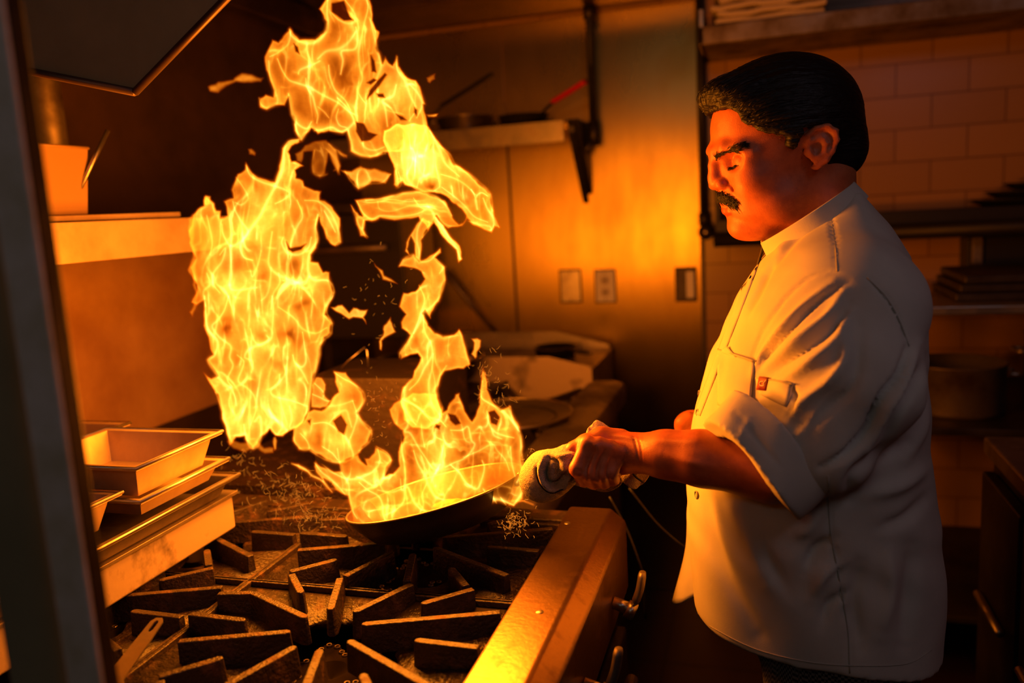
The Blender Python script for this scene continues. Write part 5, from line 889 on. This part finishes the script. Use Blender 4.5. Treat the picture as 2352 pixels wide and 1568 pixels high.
a, b, c = hit(1652, 806, .006), hit(1668, 797, .016), hit(1688, 820, .008); MB().prism([a, b, c], (0.001, 0.001, 0.001)).build('pocket_flap', M['coat'], coat)
pl_ = patch([(1732, 585), (1750, 590), (1608, 955), (1594, 950)], 4, 34, 0.002, 'placket', M['coat'], coat, bulge=0.001)
for (u, v) in ((1602, 948), (1599, 1136), (1606, 905)):
    h = hit(u, v, 0.002)
    if h is not None: MB().lathe(h, [(0, .0012), (.0052, .0012), (.006, 0), (.005, -.001)], 18, np.array([[0.35, 0, 0.93], [-0.93, 0, 0.35], [0, 1.0, 0]])).build('button', M['seam'], coat, smooth=True)
# collar band
cf, cb = on(1752, 574, y=TY), on(1972, 432, y=TY); cc = (cf + cb) / 2; cxr = np.linalg.norm(cb - cf) / 2; cd_ = (cb - cf) / (2 * cxr); cn = np.cross(np.array([0, 1, 0]), cd_); cn = cn if cn[2] > 0 else -cn
V = []; F = []; n = 64
for i in range(n + 1):
    q = math.radians(196) + math.radians(328) * i / n; p = cc + cd_ * cxr * 1.0 * math.cos(q) + np.array([0, 1, 0]) * 0.082 * math.sin(q)
    for (rr, hh) in ((1.06, -0.016), (1.0, 0.011), (0.97, 0.0115), (1.00, -0.016)): V.append(cc + (p - cc) * rr + cn * hh)
for i in range(n):
    for k in range(4): F.append((4 * i + k, 4 * (i + 1) + k, 4 * (i + 1) + (k + 1) % 4, 4 * i + (k + 1) % 4))
F += [(0, 1, 2, 3), (4 * n + 3, 4 * n + 2, 4 * n + 1, 4 * n)]
MB().add(V, F).build('collar', M['coat'], coat, 0.001)
# rolled cuff: a thick band around the forearm, its own smooth solid
b1 = np.cross(cax, [0, 1, 0]); b1 /= np.linalg.norm(b1); b2 = np.cross(cax, b1)
def cuff(P):
    w = P - cuffc; t = w @ cax; a = w @ b1; b = w @ b2; r = np.sqrt((a / 1.22) ** 2 + b ** 2); ph = np.arctan2(b, a); R = 0.050 + 0.0035 * np.sin(2 * ph + 1) + 0.0018 * np.sin(5 * ph + t * 60) + 0.06 * np.abs(t) ** 1.2 * 0
    d = np.maximum(np.abs(t - 0.004 * np.sin(2 * ph)) - 0.022, np.abs(r - R) - 0.0075); return su(d, d, 0.001) - 0.004
Vk, Fk = nets(cuff, cuffc - 0.11, cuffc + 0.11, 0.0032); Vk = relax(Vk, Fk, 3, 0.5)
Vk = press(Vk, Fk, [([(1690, 950), (1740, 1010), (1790, 1070)], 7, -2), ([(1660, 1000), (1700, 1050), (1760, 1110)], 12, 2.5), ([(1720, 960), (1700, 1010)], 8, 2)])
np_mesh('rolled_cuff', Vk, Fk, M['coat'], coat)
BK = BVHTree.FromPolygons([tuple(v) for v in np.concatenate([Vc, Vk])], [tuple(f) for f in Fc.tolist()] + [tuple(f) for f in (Fk + len(Vc)).tolist()])
# sleeve tab and the small red tag with its white mark
patch([(1736, 866), (1824, 880), (1806, 934), (1745, 905)], 8, 5, 0.0015, 'sleeve_tab', M['coat'], coat, 0.002, bv=BK)
L_ = along([(1738, 868), (1780, 873), (1822, 882)], 0.0035, bv=BK); MB().tube(L_, 0.0009, 5).build('seam', M['seam'], coat, smooth=True)
tg = patch([(1744, 864), (1766, 867), (1759, 897), (1737, 895)], 3, 3, 0.0045, 'red_tag', M['tagred'], coat, 0.001, bv=BK); tg['label'] = 'small dark red cloth tag with a white looped mark'
mk = MB(); c0 = np.array([1750.0, 880.5]); circ = [(c0[0] + 5.6 * math.cos(q), c0[1] + 5.2 * math.sin(q)) for q in np.linspace(math.radians(20), math.radians(300), 14)]
mk.tube([hit(u, v, .0060, BK) for u, v in circ], 0.0006, 5).tube([hit(u, v, .0060, BK) for u, v in ((1752, 882), (1756, 877), (1760, 872))], 0.0006, 5); mk.build('tag_mark', M['tagwhite'], tg)
# open lower front corner of the coat
c1, c2, c3, c4 = on(1579, 1150, y=1.20), on(1576, 1262, y=1.21), on(1545, 1386, y=1.22), on(1600, 1350, y=1.17)
V = []; nu, nv = 6, 18
for j in range(nv + 1):
    t = j / nv; L0 = cr([c1, c2, c3], 9)[min(18, int(t * 18))]; R0_ = c1 + np.array([0.012, -0.02, 0]) + (c4 - c1) * min(1, t * 1.0)
    for i in range(nu + 1): s = i / nu; V.append(L0 * (1 - s) + R0_ * s + np.array([0, 0.006 * math.sin(s * 6 + t * 3), 0]))
F = [(j * (nu + 1) + i, j * (nu + 1) + i + 1, (j + 1) * (nu + 1) + i + 1, (j + 1) * (nu + 1) + i) for j in range(nv) for i in range(nu)]
o = MB().add(V, F).build('coat_flap', M['coat'], coat, smooth=True); md = o.modifiers.new('t', 'SOLIDIFY'); md.thickness = 0.002
# the body: head and neck, trunk, arms with hands, legs
px = lambda u, v, y: on(u, v, y=y)
W_ = px(1472, 1040, 1.03); FM = px(1610, 1052, 1.01); EB = px(1770, 1080, 0.998)
def handfn(P):
    d = chain(P, [EB, FM, px(1530, 1043, 1.02), W_], [0.040, 0.0315, 0.0270, 0.0240], 0.02)
    d = su(d, sell(P, px(1415, 1042, 1.035), (0.038, 0.017, 0.029)), 0.014)
    d = su(d, scap(P, W_, px(1385, 1022, 1.035), 0.023, 0.016), 0.01)
    xs = [(1352, 1020, 1.006), (1377, 1024, 1.006), (1400, 1030, 1.010), (1421, 1038, 1.016)]
    pip = [(1327, 1076, 0.993), (1354, 1086, 0.994), (1380, 1089, 0.998), (1403, 1085, 1.004)]
    dip = [(1340, 1100, 1.018), (1364, 1105, 1.018), (1387, 1105, 1.020), (1408, 1100, 1.022)]
    tip = [(1352, 1098, 1.040), (1374, 1100, 1.040), (1394, 1099, 1.040), (1412, 1094, 1.040)]; rr = [0.0104, 0.0106, 0.0102, 0.0090]
    for i in range(4):
        f = chain(P, [px(*xs[i]), px(*pip[i]), px(*dip[i]), px(*tip[i])], [rr[i] * 1.10, rr[i] * 1.03, rr[i] * .94, rr[i] * .85], 0.004); d = su(d, f, 0.0022)
        d = su(d, sell(P, px(*xs[i]) + np.array([0, -0.004, 0.002]), (0.010, 0.009, 0.010)), 0.006)
    t = chain(P, [px(1425, 1012, 1.045), px(1382, 1006, 1.035), px(1345, 1018, 1.022), px(1318, 1033, 1.018), px(1303, 1044, 1.016)], [0.016, 0.0145, 0.0115, 0.0105, 0.0082], 0.006); d = su(d, t, 0.006)
    d = ss(d, scap(P, px(1352, 1006, 1.006), px(1358, 1030, 0.996), 0.0008, 0.0008), 0.004)
    for k in range(3): d = ss(d, scap(P, px(1447 + 8 * k, 1010, 1.0), px(1455 + 8 * k, 1065, 1.0), 0.0004, 0.0004), 0.0030)
    return d
def rhand(P):
    d = scap(P, ELR, px(1640, 1000, 1.34), 0.045, 0.03); d = su(d, sell(P, px(1592, 975, 1.33), (0.03, 0.028, 0.024)), 0.012)
    for k in range(4): d = su(d, chain(P, [px(1580, 958 + 3 * k, 1.31 + .018 * k), px(1566, 968 + 4 * k, 1.305 + .018 * k), px(1565, 985 + 3 * k, 1.31 + .018 * k), px(1578, 994, 1.315 + .018 * k)], [.010, .010, .009, .008], .004), .005)
    return d
parts = [(Vh, Fh)]
Va, Fa = nets(handfn, (-0.295, 0.93, 0.98), (0.10, 1.11, 1.17), 0.0021); Va = relax(Va, Fa, 1, 0.4); Va = press(Va, Fa, [([(1366, 1030), (1346, 1075), (1352, 1108)], 3.2, -3.0), ([(1389, 1034), (1371, 1080), (1377, 1110)], 3.2, -2.4), ([(1410, 1040), (1395, 1080), (1400, 1108)], 3.2, -2.0), ([(1352, 1012), (1366, 1020), (1372, 1034)], 6, 1.5), ([(1404, 1000), (1440, 1004), (1480, 1012)], 5, 1.4), ([(1324, 1076), (1332, 1082), (1342, 1084)], 2.5, -1.0), ([(1455, 1000), (1462, 1030), (1468, 1070)], 2.5, -1.2), ([(1466, 1002), (1472, 1030), (1476, 1065)], 2.0, -0.9), ([(1520, 1040), (1580, 1060), (1640, 1075)], 10, 1.5), ([(1490, 1010), (1560, 1015), (1620, 1012)], 10, 1.2), ([(1300, 1040), (1306, 1044), (1310, 1050)], 3, .8)]); parts.append((Va, Fa))
Vr, Fr = nets(rhand, (-0.15, 1.26, 1.02), (0.10, 1.55, 1.18), 0.0034); parts.append((relax(Vr, Fr, 1), Fr))
def trunk(P):
    d = np.maximum(torso(P, -0.018), P[:, 2] - tz[-3]); hip = (0.11, TY, HEM + 0.03)
    d = np.maximum(d, HEM + 0.10 - P[:, 2]); d = su(d, chain(P, [SH, EL], [0.06, 0.045], 0.02), 0.02)
    for s in (-1, 1): d = su(d, chain(P, [(0.11, TY + s * 0.09, HEM), (0.08, TY + s * 0.10, 0.47), (0.12, TY + s * 0.10, 0.09)], [0.085, 0.055, 0.04], 0.02), 0.03)
    return d
Vt, Ft = nets(trunk, (-0.12, 0.86, 0.02), (0.36, 1.52, tz[-1]), 0.011); parts.append((relax(Vt, Ft, 1), Ft))
off = 0; VV = []; FF = []
for v, f in parts: VV.append(v); FF.append(f + off); off += len(v)
M['lip'] = mat('lips_and_ear_skin', (0.48, 0.075, 0.045), 0.38, bump=0.1, bscale=900)
VV = np.concatenate(VV); FF = np.concatenate(FF); body = np_mesh('body', VV, FF, M['skin'], CK); body.data.materials.append(M['lip'])
fc = ((VV[FF].mean(1) - HO) @ HM.T) * 1000; dl = np.minimum(chain(fc, [(82, -23, -48), (93, -9, -45), (95, 0, -46), (93, 9, -45), (82, 23, -48)], [4.0, 5.6, 5.4, 5.6, 4.0], 3), chain(fc, [(81, -22, -51), (92, -10, -55.5), (94, 0, -56), (92, 10, -55.5), (81, 22, -51)], [4, 7.0, 7.6, 7.0, 4], 3))
if len(fc) == len(body.data.polygons): body.data.polygons.foreach_set('material_index', (dl < 0).astype(np.int32))
# trousers and shoes
def trs(P):
    d = None
    for s in (-1, 1):
        q = chain(P, [(0.10, TY + s * 0.085, HEM + 0.03), (0.09, TY + s * 0.10, 0.50), (0.11, TY + s * 0.10, 0.06)], [0.100, 0.088, 0.080], 0.02); d = q if d is None else su(d, q, 0.03)
    d = su(d, sell(P, (0.08, TY, HEM + 0.06), (0.130, 0.165, 0.12)), 0.03); d = d + 0.003 * np.sin(P[:, 2] * 40 + P[:, 0] * 25); return np.maximum(np.maximum(d, 0.05 - P[:, 2]), P[:, 2] - HEM - 0.13)
Vp, Fp = nets(trs, (-0.08, 0.96, 0.03), (0.34, 1.47, HEM + 0.16), 0.009); np_mesh('trousers', relax(Vp, Fp, 1), Fp, M['check'], CK)['label'] = 'small black and white check trousers'
for s in (-1, 1):
    c = np.array([0.09, TY + s * 0.10, 0.0]); Vs, Fs = nets(lambda P: np.maximum(su(sell(P, c + [-0.06, 0, 0.03], (0.12, 0.05, 0.045)), sell(P, c + [0.04, 0, 0.05], (0.07, 0.045, 0.06)), 0.02), 0.002 - P[:, 2]), c + [-0.2, -.07, -.01], c + [.13, .07, .13], 0.007); np_mesh('shoe', Vs, Fs, M['black'], CK)
# hair
fu = np.array([(-130, -44), (-60, -44), (-34, -36), (-22, -12), (-16, 26), (8, 36), (14, 12), (24, 10), (34, 30), (60, 42), (78, 54), (88, 74), (96, 84), (140, 88)], float)
def hairfn(Q):
    aw = np.abs(Q[:, 1])
    d = sell(Q, (-2, 0, 46), (107, 84, 92)); d = su(d, sell(Q, (62, 0, 92), (44, 52, 28)), 20); d = su(d, sell(Q, (88, 4, 101), (18, 34, 14)), 12); d = su(d, sell(Q, (-66, 0, 0), (40, 62, 46)), 16)
    ang = np.arctan2(Q[:, 1], Q[:, 2] - 40); g = 0.9 * np.sin(ang * 46 + Q[:, 0] * 0.05) + 0.7 * np.sin(ang * 83 + 1.3 + Q[:, 0] * 0.09) + 1.0 * np.sin(ang * 21 + Q[:, 0] * 0.03)
    d = d + g * np.clip((Q[:, 0] + 20) / 60, 0.25, 1)
    um = np.interp(Q[:, 0] + 3 * np.sin(Q[:, 2] * .3), fu[:, 0], fu[:, 1]) + 2.0 * np.sin(Q[:, 0] * 0.7 + Q[:, 1] * .5); kk = np.clip((62 - aw) / 30, 0, 1); kk = kk * kk * (3 - 2 * kk); um = um + kk * np.maximum(0, np.interp(Q[:, 0], [-20, 40, 60, 80], [-50, 40, 68, 78]) - um)
    d = -su(-d, -(um - Q[:, 2]), 5)      # keep above the hair line
    d = ss(d, np.where(aw > 55, sell(Q * np.array([1, 0, 1]) + np.abs(Q * np.array([0, 1, 0])), (-8, 84, 6), (17, 16, 28)), 50), 3)
    return d
Vr_, Fr_ = nets(hairfn, (-128, -100, -60), (136, 100, 150), 2.3); Vr_ = relax(Vr_, Fr_, 1, 0.4); Vr_ = HO + (Vr_ * 0.001) @ HM
if np.linalg.det(HM) < 0: Fr_ = Fr_[:, ::-1]
hair = np_mesh('hair', Vr_, Fr_, M['hair'], CK); hair['label'] = 'thick black hair combed back'
rng = np.random.default_rng(11)
def onto(fn, q, lift, it=3):
    q = np.array(q, float)
    for _ in range(it):
        e = 0.8; g = np.stack([fn(q + d) - fn(q - d) for d in (np.array([e, 0, 0]), np.array([0, e, 0]), np.array([0, 0, e]))], 1); g /= np.linalg.norm(g, axis=1)[:, None] + 1e-9; q = q - g * (fn(q) - lift)[:, None]
    return q
n = 620; t = rng.uniform(0, 1, n); fr = t < 0.62
f = np.where(fr, rng.uniform(60, 104, n), rng.uniform(22, 84, n)); l = np.where(fr, rng.uniform(-20, 62, n), rng.uniform(56, 76, n))
u = np.where(fr, np.interp(f, [60, 90, 104], [52, 84, 92]) + rng.uniform(0, 22, n), np.interp(f, [22, 40, 84], [18, 34, 58]) + rng.uniform(-3, 26, n))
dv = np.where(fr[:, None], np.array([-1, .12, .55]), np.array([-1, 0.0, 0.22])); q = onto(hairfn, np.stack([f, l, u], 1), 0.3); L = rng.uniform(18, 46, n); lift = rng.choice([0.5, 0.5, 0.9, 1.8], n); P6 = [q]
for k in range(1, 6):
    q = q + dv / np.linalg.norm(dv, axis=1)[:, None] * (L / 5)[:, None] + rng.normal(0, 0.35, (n, 3)); dv = dv + np.array([0, 0, -0.10]); q = onto(hairfn, q, 0.25 + lift * math.sin(math.pi * k / 5), 2); P6.append(q)
P6 = np.stack([h2w(p) for p in P6], 1); mb = MB()
for i in range(n): mb.tube(list(P6[i]), [.00018] + [.00026] * 4 + [.00010], 4)
mb.build('hair_strands', M['strand'], hair, smooth=True)
def tuft(name, spots, n, L, dirs, r=0.00032, base=None, lift=1.2, m=None, parent=None):
    spots = np.array(spots, float); dirs = np.array(dirs, float); k = rng.integers(0, len(spots) - 1, n); t = rng.uniform(size=n)[:, None]
    q = spots[k] * (1 - t) + spots[k + 1] * t + rng.normal(0, 1, (n, 3)) * np.array([0, 1.0, base or 1.4]); dv = dirs[k] * (1 - t) + dirs[k + 1] * t + rng.normal(0, .16, (n, 3)); dv /= np.linalg.norm(dv, axis=1)[:, None]
    q = onto(headfn, q, -0.3, 3); pts = [h2w(q)]; ll = (L * rng.uniform(.6, 1.15, n))[:, None]
    for j in range(3): q = onto(headfn, q + dv * ll / 3, lift * (1 if j < 2 else 0.7), 1); pts.append(h2w(q))
    pts = np.stack(pts, 1); mb = MB()
    for i in range(n): mb.tube(list(pts[i]), [r, r * 1.2, r, r * .4], 4)
    return mb.build(name, m or M['hair'], CK, smooth=True)
for s in (1, -1):
    tuft('moustache', [(100, 1 * s, -33), (98, 9 * s, -35), (92, 19 * s, -40), (85, 26 * s, -50)], 520, 8.5, [(.3, .2 * s, -1), (.1, .6 * s, -1), (-.2, .8 * s, -1), (-.3, .4 * s, -1)], 0.00036, base=2.6, lift=2.4)
    tuft('eyebrow', [(103, 10 * s, 17), (100, 21 * s, 21), (93, 38 * s, 23), (84, 47 * s, 25), (76, 52 * s, 26)], 360, 6.5, [(0, .5 * s, .9), (-.2, .7 * s, .6), (-.7, .5 * s, .3), (-.9, .4 * s, .0), (-.9, .4 * s, -.2)], 0.00028, base=2.2)
    tuft('eyelashes', [(91, 23 * s, 2.5), (88, 32 * s, 2.5), (81, 41 * s, 5.0), (71, 48 * s, 9.5)], 220, 6.0, [(.8, .1 * s, -.7), (.8, .2 * s, -.8), (.7, .5 * s, -.8), (.3, .8 * s, -.5)], 0.00026, base=0.3, lift=1.2)

# ------------------------------------------------------------------ towel, pan and food
TW = thing('towel', 'cream terry towel with a dark stripe wrapped round the pan handle in the hand', 'towel', px(1260, 1085, 1.04))
ta = [px(1330, 1062, 1.052), px(1292, 1075, 1.048), px(1258, 1090, 1.043), px(1243, 1102, 1.043)]
def towelfn(P):
    d = chain(P, ta, [0.017, 0.024, 0.032, 0.030], 0.012)
    d = su(d, chain(P, [px(1352, 1042, 1.03), px(1310, 1052, 1.02), px(1262, 1060, 1.025)], [0.012, 0.017, 0.016], 0.01), 0.01)
    d = ss(d, chain(P, [px(1262, 1062, 1.0), px(1264, 1095, 0.994), px(1278, 1108, 0.998), px(1300, 1080, 1.0)], [0.003, 0.0045, 0.0035, 0.001], 0.004), 0.006)
    d = ss(d, chain(P, [px(1240, 1065, 1.0), px(1240, 1100, 1.0), px(1262, 1126, 1.0), px(1290, 1120, 1.0)], [0.0005] * 4, 0.002), 0.004)
    return d + 0.0006 * np.sin(P[:, 0] * 900) * np.sin(P[:, 2] * 900 + P[:, 1] * 700)
Vw, Fw = nets(towelfn, (-0.36, 0.96, 0.985), (-0.19, 1.10, 1.15), 0.0021); Vw = relax(Vw, Fw, 1, .35)
Vw = press(Vw, Fw, [([(1258, 1052), (1254, 1078), (1258, 1100), (1272, 1112), (1288, 1106), (1302, 1084)], 6.0, -9), ([(1249, 1050), (1241, 1080), (1247, 1108), (1268, 1124), (1292, 1116), (1308, 1092)], 5.0, 4.5), ([(1262, 1050), (1275, 1062), (1280, 1085)], 7, -5),
  ([(1232, 1062), (1230, 1085), (1240, 1112), (1256, 1130), (1280, 1132)], 3.2, -2.5), ([(1318, 1046), (1312, 1075), (1298, 1105), (1290, 1125)], 5, 3.5), ([(1326, 1044), (1322, 1075), (1306, 1110)], 4, -5), ([(1272, 1048), (1300, 1046), (1328, 1040)], 5, 3), ([(1290, 1060), (1300, 1075), (1296, 1092)], 8, 3)])
wrap = np_mesh('towel_wrap', Vw, Fw, M['towel'], TW)
BW = BVHTree.FromPolygons([tuple(v) for v in Vw], [tuple(f) for f in Fw.tolist()])
L_ = along([(1231, 1072), (1232, 1090), (1241, 1112), (1256, 1128), (1272, 1131), (1292, 1124)], 0.0004, 5, BW)
if len(L_) > 3: MB().tube(L_, 0.0012, 6).build('stripe', M['stripe'], TW, smooth=True)
def sheet(name, rows_, m, thick=0.004, wav=0.003):
    V = []; nu = 14; nv = 12; top, bot = rows_
    top = cr(top, 6); bot = cr(bot, 6)
    for j in range(nv + 1):
        for i in range(nu + 1):
            t = i / nu; a = top[int(t * (len(top) - 1))]; b = bot[int(t * (len(bot) - 1))]; s = j / nv; p = a * (1 - s) + b * s; V.append(p + np.array([0, wav * math.sin(7 * t + 3 * s), wav * .5 * math.sin(9 * s + 5 * t)]))
    F = [(j * (nu + 1) + i, j * (nu + 1) + i + 1, (j + 1) * (nu + 1) + i + 1, (j + 1) * (nu + 1) + i) for j in range(nv) for i in range(nu)]
    o = MB().add(V, F).build(name, m, TW, smooth=True); md = o.modifiers.new('t', 'SOLIDIFY'); md.thickness = thick; md.offset = 0; sb = o.modifiers.new('s', 'SUBSURF'); sb.levels = 1; sb.render_levels = 1; return o
sheet('towel_top_fold', ([px(1352, 986, 1.07), px(1371, 967, 1.08), px(1400, 978, 1.085), px(1428, 992, 1.08)], [px(1330, 1024, 1.055), px(1360, 1020, 1.06), px(1400, 1020, 1.07), px(1440, 1020, 1.07)]), M['towel'])
sheet('towel_lower_fold', ([px(1300, 1085, 1.045), px(1350, 1085, 1.06), px(1400, 1080, 1.065), px(1440, 1070, 1.065)], [px(1300, 1108, 1.045), px(1350, 1118, 1.06), px(1400, 1130, 1.065), px(1428, 1110, 1.06)]), M['towel'])
sheet('towel_corner', ([px(1425, 1070, 1.06), px(1450, 1062, 1.06), px(1478, 1064, 1.065), px(1504, 1078, 1.07)], [px(1426, 1098, 1.06), px(1445, 1115, 1.062), px(1462, 1122, 1.065), px(1480, 1105, 1.07)]), M['towel'])
MB().tube(cr([px(1450, 1074, 1.052), px(1457, 1092, 1.054), px(1478, 1108, 1.062)], 4), 0.0013, 6).build('stripe', M['stripe'], TW, smooth=True)
# pan
PL, PR_ = px(822, 1166, 1.11), px(1190, 1092, 1.11); pc = (PL + PR_) / 2; pr = np.linalg.norm(PR_ - PL) / 2; ex = (PR_ - PL) / (2 * pr); ey = np.array([0.0, 1.0, -0.06]); ey -= ex * (ex @ ey); ey /= np.linalg.norm(ey); ez = np.cross(ex, ey); PM = np.array([ex, ey, ez]).T
FPN = thing('frying_pan', 'wide steel frying pan full of flames, tilted in the hand of the cook', 'pan', pc)
MB().lathe(pc, [(0, -0.046), (pr * .70, -0.046), (pr * .80, -0.040), (pr * .93, -0.018), (pr, 0), (pr + .0025, .0015), (pr + .0015, .0025), (pr - .0015, .0012)], 90, PM).build('pan_shell', M['dark_steel'], FPN, smooth=True)
MB().lathe(pc, [(pr - .0015, .0012), (pr * .925, -0.017), (pr * .79, -0.038), (pr * .69, -0.043), (0, -0.043)], 90, PM).build('pan_interior', M['pan_inside'], FPN, smooth=True)
MB().tube([pc + PM @ np.array([pr * math.cos(q), pr * math.sin(q), 0.0015]) for q in np.linspace(0, 2 * math.pi, 73)], 0.0018, 6).build('rim', M['steel'], FPN, smooth=True)
MB().tube(cr([pc + PM @ np.array([pr * .93, 0, -0.012]), px(1215, 1098, 1.085), px(1270, 1082, 1.05), px(1340, 1056, 1.045), px(1420, 1040, 1.06)], 6), [0.010] + [0.0085] * 30, 12, 0.6).build('handle', M['dark_steel'], FPN, smooth=True)
rngf = np.random.default_rng(3)
M['food'] = mat('seared_food', (0.45, 0.16, 0.05), 0.5, col2=(0.65, 0.35, 0.12), nscale=50, bump=0.5, bscale=120)
fi = 0
for (a, b, s) in ((0.25, -.30, .020), (.42, -.05, .018), (.02, -.38, .016), (.2, .05, .022), (-.15, -.15, .017), (-.35, -.05, .016), (.5, .25, .015), (-.05, .3, .018)):
    c = pc + PM @ np.array([a * pr, b * pr, -0.043 + s * .55]); V = []; n1, n2 = 14, 9; ph = rngf.uniform(0, 6, 3)
    mb = MB(); v = []; f = []
    for i in range(n2 + 1):
        for k in range(n1):
            th = math.pi * i / n2; q = 2 * math.pi * k / n1; r = s * (1 + .16 * math.sin(3 * q + ph[0]) * math.sin(th) + .12 * math.sin(5 * th + ph[1])); v.append(c + PM @ np.array([r * math.sin(th) * math.cos(q) * 1.3, r * math.sin(th) * math.sin(q), r * math.cos(th) * .55]))
    for i in range(n2):
        for k in range(n1): f.append((i * n1 + k, i * n1 + (k + 1) % n1, (i + 1) * n1 + (k + 1) % n1, (i + 1) * n1 + k))
    o = mb.add(v, f).build('food_piece', M['food'], None, smooth=True); tag(o, 'chunk of browned food in the burning pan, half hidden by fire', 'food', 'browned food pieces in the pan')
